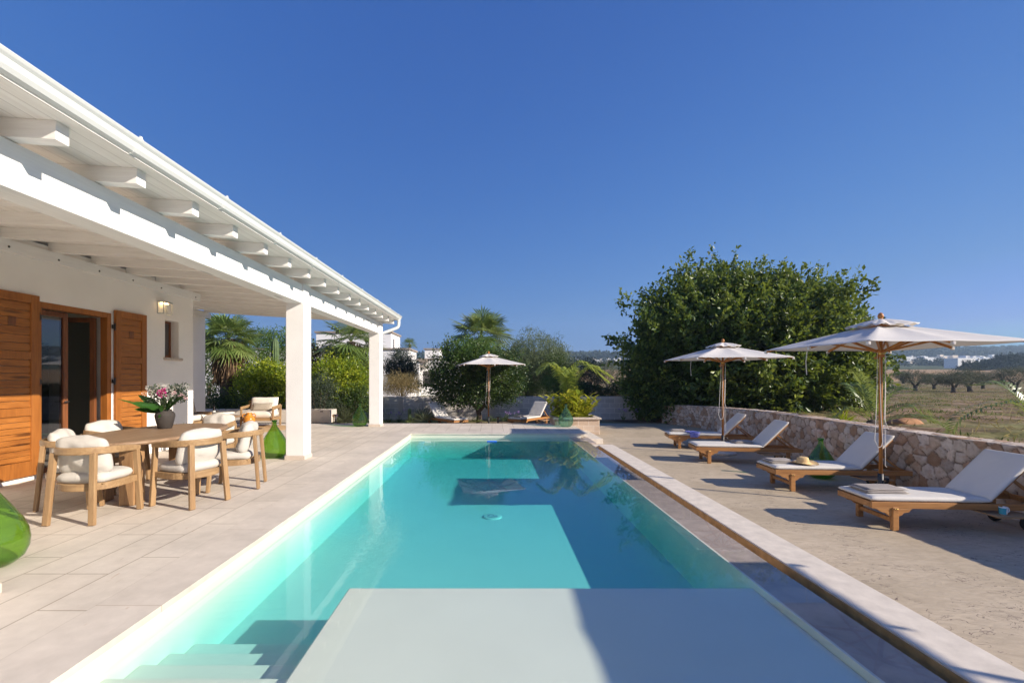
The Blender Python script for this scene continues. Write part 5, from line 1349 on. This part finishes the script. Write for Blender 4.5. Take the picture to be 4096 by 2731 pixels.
# big carob
x, y = 10.35, 18.9
t = thing('carob_tree', (x, y, .3), 'huge dark green carob tree bulging over the rubble wall', 'tree')
trunk(t, [(x, y, .2), (x + .1, y, 1.0), (x, y, 1.8)], [.5, .4, .34], [((x, y, 1.5), (x - 2.2, y - .5, 3.6), .2, .06), ((x, y, 1.5), (x + 2.3, y, 3.8), .2, .06), ((x, y, 1.5), (x, y - 1.3, 4.2), .2, .06), ((x, y, 1.6), (x + .4, y + .8, 4.6), .2, .06)])
crown((x, y, 2.9), (4.3, 3.3, 3.0), 5200, 20, .18, .10, 'carob_leaf', t, tint=(.44, .22), lump_amp=.46, inner=.08, twig_len=.65, upness=.7, lumps=40, shell=.72, spread=.09, flat=-.86, jag=.26)
crown((12.5, 17.6, 1.7), (1.9, 1.8, 1.7), 1100, 20, .17, .095, 'carob_leaf', t, name='low_branches', tint=(.46, .22), lump_amp=.4, inner=.15, twig_len=.55, upness=.5, lumps=16, shell=.7, spread=.09, flat=-.8, jag=.2, zmin=.1)
crown((7.0, 18.9, 1.3), (1.5, .9, 1.5), 700, 18, .16, .09, 'carob_leaf', t, name='low_branches', tint=(.4, .2), lump_amp=.4, inner=.15, twig_len=.5, upness=.1, lumps=12, shell=.7, spread=.09, flat=-.95, jag=.2, zmin=-.2)
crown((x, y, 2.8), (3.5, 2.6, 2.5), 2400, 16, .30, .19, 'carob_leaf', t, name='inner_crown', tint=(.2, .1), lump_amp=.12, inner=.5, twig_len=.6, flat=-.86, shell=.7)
# spurs that break the outline
sp = Leaves()
for i in range(95):
    th = random.uniform(.0, 3.14); ph = random.uniform(-.9, .5)
    d = np.array([math.cos(th), -.35 + ph * .6, abs(math.sin(th)) * 1.0 + .05]); d /= np.linalg.norm(d)
    p = np.array([x, y, 2.9]) + d * np.array([4.3, 3.3, 3.05]) * random.uniform(.86, 1.02); ax = np.array([d[0] * .7, d[1] * .5, .75]); ax /= np.linalg.norm(ax); l = random.uniform(.35, .75); n = 30
    f = RNG.random(n); sp.add(p + ax * (f * l)[:, None] + RNG.normal(size=(n, 3)) * .05, ax * .6 + RNG.normal(size=(n, 3)) * .7, .12, .065, .42 + f * .3)
sp.build('spurs', 'carob_leaf', t, world=True)
# hedge and shrubs behind the block wall
def hedge(name, x0, x1, y0, y1, z0, z1, label, mat, n, leaf, lw, cat='hedge', tint=.35):
    t = thing(name, ((x0 + x1) / 2, (y0 + y1) / 2, z0), label, cat)
    P = np.stack([RNG.uniform(x0, x1, n), RNG.uniform(y0, y1, n), z0 + (z1 - z0) * RNG.random(n) ** .8], 1); P[:, 2] += .12 * np.sin(P[:, 0] * 3.1) + .08 * np.sin(P[:, 0] * 7.3)
    lv = Leaves(); lv.add(P, RNG.normal(size=(n, 3)) + np.array([0, -.2, .4]), leaf * RNG.uniform(.7, 1.3, n), lw, RNG.normal(tint, .2, n)); lv.build('foliage', mat, t, world=True)
    m = MB()
    for i in range(14):
        xx = x0 + (x1 - x0) * (i + .5) / 14; m.tube([(xx, (y0 + y1) / 2, z0 - .2), (xx + .1, (y0 + y1) / 2, z1 - .2)], [.03, .012], 6)
    m.build('stems', 'bark', t, world=True)
hedge('hedge', 3.4, 8.6, 22.6, 23.6, .33, 1.18, 'dark clipped hedge behind the block wall left of the big tree', 'dark_leaf', 9000, .09, .05)
hedge('hedge', 6.35, 8.3, 18.75, 19.6, -.3, .58, 'dark hedge filling the corner between block wall and rubble wall', 'dark_leaf', 5000, .07, .04)
bush('garden_shrub', 1290, 888, 22.5, 76, 50, 'light green shrub just above the block wall, left of the planter palm', 'bright_leaf', 420, 13, .07, .035, z0=.33, group='shrubs above the block wall')
bush('garden_shrub', 1345, 865, 24.5, 80, 70, 'dull dark shrub behind the planter palm', 'grey_leaf', 520, 14, .08, .04, z0=.33, group='shrubs above the block wall')
bush('garden_shrub', 1278, 855, 25.5, 54, 70, 'dark shrub beneath the right side of the pepper tree', 'dark_leaf', 420, 14, .08, .04, z0=.33, group='shrubs above the block wall')
bush('garden_shrub', 922, 893, 24, 92, 44, 'brownish grassy shrub in front of the neighbouring house', 'dry_grass', 620, 16, .14, .014, z0=.33, upness=1.0, group='shrubs above the block wall')
bush('garden_shrub', 1205, 895, 26, 70, 22, 'low green weeds above the block wall under the pepper tree', 'bright_leaf', 220, 12, .08, .03, z0=.33, group='shrubs above the block wall')
x, y, z = at(923, 846, 27)
t = thing('slender_tree', (x, 27, .33), 'dark airy slender tree against the neighbouring white house', 'tree')
trunk(t, [(x, 27, .33), (x, 27, 1.4), (x, 27, 2.8)], [.07, .05, .02], [((x, 27, 1.0), (x - .5, 27, 1.9), .03, .012), ((x, 27, 1.2), (x + .5, 27, 2.0), .03, .012)])
crown((x, 27, z - .05), (.85, .75, 1.05), 900, 18, .09, .04, 'grey_leaf', t, tint=(.3, .2), lump_amp=.35, inner=.4, top_bias=-.3)
x, y, z = at(1396, 855, 42)
t = thing('olive_tree', (x, 42, .05), 'pale grey olive tree beyond the hedge right of the planter palm', 'tree', 'olive trees')
trunk(t, [(x, 42, .05), (x, 42, .9)], [.2, .15], [((x, 42, .8), (x + .7, 42, 1.6), .1, .03), ((x, 42, .8), (x - .7, 42, 1.6), .1, .03)], 'olive_bark')
crown((x, 42, z - .1), (1.9, 1.6, .95), 520, 14, .11, .035, 'olive_leaf', t, tint=(.75, .15))
# planter planting
t = thing('feather_palm', (2.62, 15.3, .15), 'young feather palm arching out of the stone planter', 'palm tree')
MB().tube([(2.62, 15.3, .15), (2.61, 15.3, .5), (2.6, 15.3, .78)], [.045, .04, .03], 8).build('trunk', 'pale_stem', t, world=True)
o = (2.6, 15.3, .62)
frs = [[o, (2.45, 15.25, 1.35), (2.0, 15.1, 1.93), (1.5, 14.9, 1.72)], [o, (2.62, 15.25, 1.4), (2.95, 15.1, 1.98), (3.75, 14.9, 1.45)], [o, (2.75, 15.3, 1.25), (3.25, 15.2, 1.85), (3.9, 15.1, 1.6)],
       [o, (2.6, 15.45, 1.3), (2.7, 15.9, 1.8), (2.8, 16.4, 1.6)], [o, (2.5, 15.2, 1.25), (2.35, 14.9, 1.7), (2.2, 14.6, 1.68)]]
frond_mesh('fronds', frs, .58, .028, 40, .6, 'feather_green', t, vee=.35, side_droop=.45)
t = thing('ginger_plant', (2.75, 15.25, .15), 'broad leaved yellow and green variegated plant filling the stone planter', 'plant')
V = []; Q = []; T = []
for i in range(52):
    bx, by = 2.72 + random.gauss(0, .22), 15.22 + random.gauss(0, .18); out = Vector(((bx - 2.72) * 1.0 + random.gauss(0, .16), (by - 15.25) * 1.2 - .15 + random.gauss(0, .2), 1.0 + random.random() * .3)).normalized()
    ln = random.uniform(.45, 1.0) * (1.1 - .5 * abs(bx - 2.75)); nl = int(7 + ln * 6)
    for k in range(nl):
        f = (k + 1) / nl; p = Vector((bx, by, .12)) + out * ln * f + Vector((out.x, out.y, -.25)) * ln * f * f * .35
        a = k * 2.2 + random.uniform(-.5, .5); d = Vector((math.cos(a) * .9, math.sin(a) * .9, .35 + .4 * f)).normalized() ; d = (d + out * .3).normalized()
        ll = random.uniform(.26, .40); w = ll * .19; s = d.cross(Vector((0, 0, 1))).normalized(); up = s.cross(d); tt = random.uniform(.3, .95)
        pts = [(0, .15), (.25, .85), (.55, 1.0), (.8, .6), (1.0, .02)]; k0 = len(V)
        for q, wq in pts:
            c = p + d * ll * q - Vector((0, 0, .28 * ll * q * q)); V += [c - s * w * wq + up * w * .3, c, c + s * w * wq + up * w * .3]; T += [tt + .12, tt - .25, tt + .12]
        for q in range(4):
            a_ = k0 + q * 3; Q += [(a_, a_ + 1, a_ + 4, a_ + 3), (a_ + 1, a_ + 2, a_ + 5, a_ + 4)]
npmesh('leaves', np.array([tuple(v) for v in V]), np.array(Q), 'ginger_leaf', t, np.clip(T, 0, 1), world=True, smooth=True)
spiky((2.35, 15.0, .16), .65, 50, 'long leaved arching plant at the left of the stone planter', 'strap_leaf_plant', 'ginger_leaf', .07, .5, None, .5)
# low palms in the field
def low_palm(base, fr, label, n=30, ll=.40):
    t = thing('low_palm', base, label, 'palm', 'low feather palms behind the rubble wall')
    MB().lathe([(.16, -.05), (.17, .12), (.10, .25), (.001, .28)], n=14, cap=False).build('trunk', 'bark', t)
    b = Vector(base) + Vector((0, 0, .2)); frond_mesh('fronds', [[b] + [b + Vector(q) for q in f] for f in fr], ll, .017, n, .35, 'palm_green', t, vee=.45, side_droop=.3)
b = at(2005, 968, 10.4)
low_palm((b[0], 10.4, .32), [[(-.15, 0, .5), (-.3, 0, .95), (-.45, 0, 1.15)], [(.1, 0, .5), (.25, -.1, .95), (.42, -.2, 1.1)], [(.35, -.05, .25), (.8, -.1, .36), (1.15, -.15, .05)], [(.3, .1, .45), (.65, .2, .72), (1.0, .2, .75)], [(-.3, 0, .2), (-.65, 0, .3), (-.95, 0, .1)], [(0, .3, .5), (.1, .7, .8), (.15, 1.0, .8)], [(.4, -.3, .15), (.8, -.5, .12), (1.15, -.6, -.1)]], 'scruffy feather palm behind the wall under the nearest parasol')
b = at(2420, 1025, 7.7)
low_palm((b[0], 7.7, .30), [[(-.3, 0, .35), (-.75, 0, .62), (-1.5, 0, .42), (-1.75, 0, .05)], [(-.2, .2, .5), (-.3, .5, .9), (-.35, .9, .9)], [(.4, 0, .5), (.9, 0, .7), (1.4, 0, .4)]], 'low feather palm with one arching frond at the right edge of the photo', 34, .30)
spiky((at(1935, 975, 11.5)[0], 11.5, .3), .45, 160, 'tuft of yellow green grass behind the rubble wall under the big tree', 'grass_tuft', 'lemon_leaf', .02, .5, 'grass tufts behind the rubble wall')
t = thing('rock', (at(2085, 955, 12)[0], 12, .3), 'rusty brown rock in the dry field behind the low palm', 'rock')
m = MB(); bm_ = bmesh.new(); bmesh.ops.create_icosphere(bm_, subdivisions=3, radius=.32)
for v in bm_.verts: v.co = Vector((v.co.x * 1.4, v.co.y, v.co.z * .6)) * (1 + .35 * noise.noise(v.co * 4))
m.add([tuple(v.co) for v in bm_.verts], [tuple(v.index for v in f.verts) for f in bm_.faces], True); bm_.free(); m.build('rock_body', 'rust_rock', t)
# olive trees in the field
OL = [(2103, 897, 1.0, 'olive tree with a leaning forked trunk nearest the parasol pole'), (2146, 894, .9, 'olive tree second from the parasol pole, leaning left'), (2190, 902, .95, 'low bushy olive tree in the middle of the row with a bare pale branch'),
      (2229, 899, 1.05, 'olive tree with a stout Y shaped trunk'), (2258, 893, .95, 'dense dark olive tree right of the Y shaped one'), (2334, 901, 1.1, 'olive tree at the right edge of the photo with a dark bare trunk'), (2300, 884, 1.2, 'olive tree in the second row near the right edge'), (2075, 886, 1.0, 'olive tree half hidden by the big tree'), (2355, 880, 1.2, 'olive tree in the second row at the very right edge')]
for i, (px, py, s, lb) in enumerate(OL):
    x, y = gp(px, py, .0); z = float(ground_z(x, y))
    t = thing('olive_tree', (x, y, z), lb, 'tree', 'olive trees')
    r = random.Random(i + 40); lx = r.uniform(-.5, .5) * s
    trunk(t, [(x, y, z - .1), (x + lx * .2, y, z + .35 * s), (x + lx * .3, y, z + .6 * s)], [.26 * s, .2 * s, .22 * s], [((x + lx * .3, y, z + .5 * s), (x + .8 * s + lx, y, z + 1.35 * s), .15 * s, .05), ((x + lx * .3, y, z + .5 * s), (x - .8 * s + lx * .5, y, z + 1.3 * s), .15 * s, .05)], 'olive_bark')
    crown((x + lx * .6, y, z + 1.45 * s), (1.75 * s, 1.5 * s, .72 * s), 480, 14, .12, .035, 'olive_leaf', t, tint=(.42, .2), lump_amp=.4, inner=.35, flat=-.6, lumps=9)
# low weeds in the dry field : cannot be counted
n0_ = 26000
P = np.stack([RNG.uniform(7.3, 75, n0_), RNG.uniform(5, 85, n0_)], 1); P = P[P[:, 0] > wall_x(np.clip(P[:, 1], 3.6, 18.6)) + .6]
nn = np.array([noise.noise(Vector((a * .22, b * .5, 3))) + .5 * noise.noise(Vector((a * .9, b * 1.4, 8))) for a, b in P]); P = P[nn > .24]
P = np.repeat(P, 6, axis=0) + RNG.normal(size=(len(P) * 6, 2)) * .16; z = ground_z(P[:, 0], P[:, 1])
lv = Leaves(); lv.add(np.column_stack([P, z - .02]), np.stack([RNG.normal(size=len(P)) * .55, RNG.normal(size=len(P)) * .55, np.ones(len(P))], 1), RNG.uniform(.05, .2, len(P)), .03, RNG.random(len(P)))
meta(lv.build('field_weeds', 'grass_green', None), 'green weeds growing in patches over the dry field', 'weeds', kind='stuff')
n0_ = 60000
lv = Leaves(); P = np.stack([RNG.uniform(7.3, 70, n0_), RNG.uniform(4.5, 80, n0_)], 1); P = P[P[:, 0] > wall_x(np.clip(P[:, 1], 3.6, 18.6)) + .5]; z = ground_z(P[:, 0], P[:, 1])
nn = np.array([noise.noise(Vector((a * .4, b * .9, 13))) for a, b in P]); k_ = nn > -.15; P = P[k_]; z = z[k_]
lv.add(np.column_stack([P, z - .01]), np.stack([RNG.normal(size=len(P)), RNG.normal(size=len(P)), np.abs(RNG.normal(size=len(P))) * .6], 1), RNG.uniform(.08, .30, len(P)), .022, RNG.random(len(P)))
meta(lv.build('dry_straw', 'dry_grass', None), 'dry straw and stubble lying over the field', 'straw', kind='stuff')
# ------------------------------------------------------------------ neighbouring houses
def cornice(m, x0, y0, x1, y1, z, o=.12, h=.16): m.box((x0 - o, y0 - o, z), (x1 + o, y1 + o, z + h))
t = thing('white_house', (-10, 36, .3), 'neighbouring white flat roofed house with two stepped storeys behind the palms', 'house')
m = MB(); m.box((-26, 34, .0), (-6.25, 37.6, 3.62)); m.box((-13.6, 35.2, 3.621), (-7.8, 38.6, 5.0)); m.build('wall', 'neighbour_white', t, world=True)
m = MB(); cornice(m, -26, 34, -6.25, 37.6, 3.63, .1, .13); cornice(m, -13.6, 35.2, -7.8, 38.6, 5.001, .1, .13); m.build('cornice', 'cornice_stone', t, world=True)
for (x0, x1, z0, z1) in ((-9.55, -8.3, .95, 2.3), (-13, -12, .95, 2.3)):
    w = MB(); w.box((x0 - .2, 33.9, z1), (x1 + .2, 33.999, z1 + .2)); w.box((x0 - .2, 33.88, z0 - .12), (x1 + .2, 33.999, z0)); w = w.build('window', 'cornice_stone', t, world=True)
    MB().box((x0, 33.96, z0 + .001), (x1, 33.998, z1 - .001)).build('pane', 'far_window', w)
MB().box((-7.799, 35.9, 3.76), (-7.79, 36.35, 4.6)).build('window', 'far_window', t, world=True)
t = thing('white_house', (-5, 40, .3), 'second white neighbouring house with a square roof tower left of the small tree', 'house')
m = MB(); m.box((-6.3, 39, 0), (-2.6, 44, 3.1)); m.box((-5.85, 39.6, 3.101), (-4.55, 42, 4.0)); m.box((-6.6, 38.2, 0), (-6.1, 38.9, 2.75)); m.build('wall', 'neighbour_white', t, world=True)
m = MB(); cornice(m, -6.3, 39, -2.6, 44, 3.102, .08, .08); cornice(m, -5.85, 39.6, -4.55, 42, 4.001, .1, .10); m.box((-6.7, 38.3, 2.9), (-5.4, 38.95, 3.05)); m.box((-6.6, 38.4, 2.45), (-5.4, 38.9, 2.55)); m.build('cornice', 'cornice_stone', t, world=True)
w = MB().box((-5.9, 38.98, .8), (-5.0, 38.999, 2.1)).build('window', 'far_window', t, world=True)
# ------------------------------------------------------------------ far landscape
t = thing('country_house', (272, 290, 7), 'large white country house with two windows beyond the olive field', 'house')
def fz(x, y): return float(ground_z(x, y))
y0 = 290; xa, xb, xc = (2200 - CX) * y0 / F, (2241 - CX) * y0 / F, (2257 - CX) * (y0 + 9) / F
zb = H - (846 - CY) * y0 / F; zt = H - (822 - CY) * y0 / F
m = MB(); m.box((xa, y0, zb - 3), (xb, y0 + 9, zt)); m.box((xa + 9.5, y0 + 4, zt), (xb - 1, y0 + 9, zt + 1.6)); m.build('wall', 'far_white', t, world=True)
for q in (.28, .68):
    MB().box((xa + (xb - xa) * q - .6, y0 - .06, zb + 3.6), (xa + (xb - xa) * q + .6, y0 - .01, zb + 5.4)).build('window', 'far_window', t, world=True)
MB().lathe([(.001, 0), (1.1, 0)], n=16, cap=False)
MB().box((xa + (xb - xa) * .27, y0 - .06, zb + .6), (xa + (xb - xa) * .33 + .8, y0 - .01, zb + 1.4)).build('vent', 'far_window', t, world=True)
MB().box((xb + .01, y0 + 3, zb + 2.6), (xb + .06, y0 + 5, zb + 4.8)).build('window', 'far_terracotta', t, world=True)
def far_house(i, px, py, Y, w, h, mat):
    x = (px - CX) * Y / F; z = H - (py - CY) * Y / F; d = w * .8
    m = MB(); m.box((x - w / 2, Y, z - 6), (x + w / 2, Y + d, z + h)); r = random.Random(i)
    q = r.uniform(.25, .6)
    if r.random() < .6: m.box((x - w / 2 + w * .1, Y + d * .2, z + h), (x - w / 2 + w * (.1 + q), Y + d * .8, z + h + r.uniform(1.2, 2.6)))
    if r.random() < .5: m.box((x + w * .5, Y + d * .1, z - 6), (x + w * (.5 + q * .8), Y + d * .9, z + h * r.uniform(.45, .8)))
    for k in range(r.randint(1, 3)):
        xx = x - w / 2 + w * (k + .6) / 3.4; m.box((xx, Y - .12, z + h * .35), (xx + w * .07, Y - .02, z + h * .6)) if False else None
    o = m.build('town_house', mat); return meta(o, 'small pale flat roofed town house on the distant slope', 'house', 'distant town houses')
r = random.Random(99); i = 0
for k in range(58):
    px = r.uniform(1300, 1432); py = r.uniform(829, 843); i += 1
    far_house(i, px, py, 520 + (843 - py) * 9 + r.uniform(-8, 8), r.uniform(5, 11), r.uniform(2.4, 4.6), r.choice(['far_white', 'far_white', 'far_white', 'far_cream', 'far_grey']))
for k in range(60):
    px = r.uniform(2045, 2352); py = r.uniform(822, 842) if k < 42 else r.uniform(806, 820); i += 1
    far_house(i, px, py, 430 + (843 - py) * 9 + r.uniform(-8, 8) if k < 42 else 700 + (820 - py) * 9, r.uniform(6, 14), r.uniform(2.6, 5), r.choice(['far_white', 'far_white', 'far_cream', 'far_grey', 'far_white']))
far_house(999, 1420, 846, 400, 9, 2.6, 'far_terracotta')['label'] = 'small red roofed building at the foot of the distant town'
def far_tree(px, py_base, py_top, Y, wpx, label, group, mat='forest_leaf', leaf=1.0, n=170, per=12, cat='tree'):
    x = (px - CX) * Y / F; zb = H - (py_base - CY) * Y / F; zt = H - (py_top - CY) * Y / F; rx = wpx / 2 * Y / F
    t = thing('distant_tree', (x, Y, zb), label, cat, group)
    crown((x, Y, (zb + zt) / 2), (rx, rx * .8, (zt - zb) / 2), n, per, leaf, leaf * .55, mat, t, tint=(.35, .2), lump_amp=.3, twig_len=leaf * 2, spread=leaf * .5, inner=.5)
    MB().tube([(x, Y, zb - 4), (x, Y, (zb + zt) / 2)], [.5, .25], 6).build('trunk', 'bark', t, world=True)
DT = [(2236, 864, 832, 200, 62), (2300, 858, 815, 215, 40), (2330, 858, 812, 220, 34), (2352, 858, 814, 225, 40), (2272, 858, 828, 222, 40)]
for k, (a, b, c_, Y, w) in enumerate(DT): far_tree(a, b, c_, Y, w, ['round dark bush tree in front of the white country house', 'tall dark pointed tree right of the country house', 'tallest dark tree near the right edge', 'dark tree cut by the right edge of the photo', 'dark tree between the country house and the tall pointed trees'][k], 'dark trees by the country house', leaf=.75, n=260)
rr = random.Random(5)
for k in range(26):
    px = rr.choice([rr.uniform(2050, 2200), rr.uniform(1300, 1440), rr.uniform(2050, 2352)]); b = rr.uniform(838, 850); Y = 360 + (850 - b) * 10
    far_tree(px, b, b - rr.uniform(8, 17), Y, rr.uniform(14, 26), 'dark rounded tree standing among the distant town houses', 'trees among the distant town', leaf=1.5, n=60, per=10)
# wooded hills : reads as one mass
lv = Leaves(); nt_ = 5200
X = RNG.uniform(-1300, 1600, nt_); Yh = RNG.uniform(610, 960, nt_); Zg = ground_z(X, Yh)
for k in range(24):
    s = RNG.uniform(4, 8.5, nt_); d = unit(RNG.normal(size=(nt_, 3)) + np.array([0, -.25, .35])); Pp = np.stack([X, Yh, Zg + s * .55], 1) + d * (s * .62)[:, None] * np.array([1.15, 1.1, .8])
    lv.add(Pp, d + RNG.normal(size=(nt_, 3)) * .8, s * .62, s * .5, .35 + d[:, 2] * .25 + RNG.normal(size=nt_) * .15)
meta(lv.build('wooded_hill', 'forest_leaf', None), 'dark pine woods covering the distant hills', 'woods', kind='stuff')
lv = Leaves(); nt_ = 420; X = RNG.uniform(-300, 900, nt_); Yh = RNG.uniform(320, 400, nt_); Zg = ground_z(X, Yh)
for k in range(18):
    s = RNG.uniform(1.5, 3.2, nt_); d = unit(RNG.normal(size=(nt_, 3)) + np.array([0, -.2, .3])); Pp = np.stack([X, Yh, Zg + s * .5], 1) + d * (s * .6)[:, None] * np.array([1.3, 1.1, .75])
    lv.add(Pp, d + RNG.normal(size=(nt_, 3)) * .8, s * .6, s * .5, .35 + RNG.normal(size=nt_) * .2)
meta(lv.build('valley_scrub', 'forest_leaf', None), 'dark scrub and hedges filling the valley before the hills', 'scrub', kind='stuff')

# the air itself : far hills fade a little to blue
hz = MB().box((-1510, -310, -2.2), (1710, 1095, 130)).build('haze', 'white_metal')
m = bpy.data.materials.new('air_haze'); m.use_nodes = True; nt = m.node_tree; nt.nodes.clear()
o = N(nt, 'ShaderNodeOutputMaterial'); pv = N(nt, 'ShaderNodeVolumePrincipled'); pv.inputs['Color'].default_value = (.58, .78, 1, 1); pv.inputs['Density'].default_value = .00045; pv.inputs['Anisotropy'].default_value = .2
L(nt, pv.outputs[0], o.inputs['Volume']); hz.data.materials.clear(); hz.data.materials.append(m); meta(hz, 'thin blue haze over the valley', 'haze', kind='stuff')
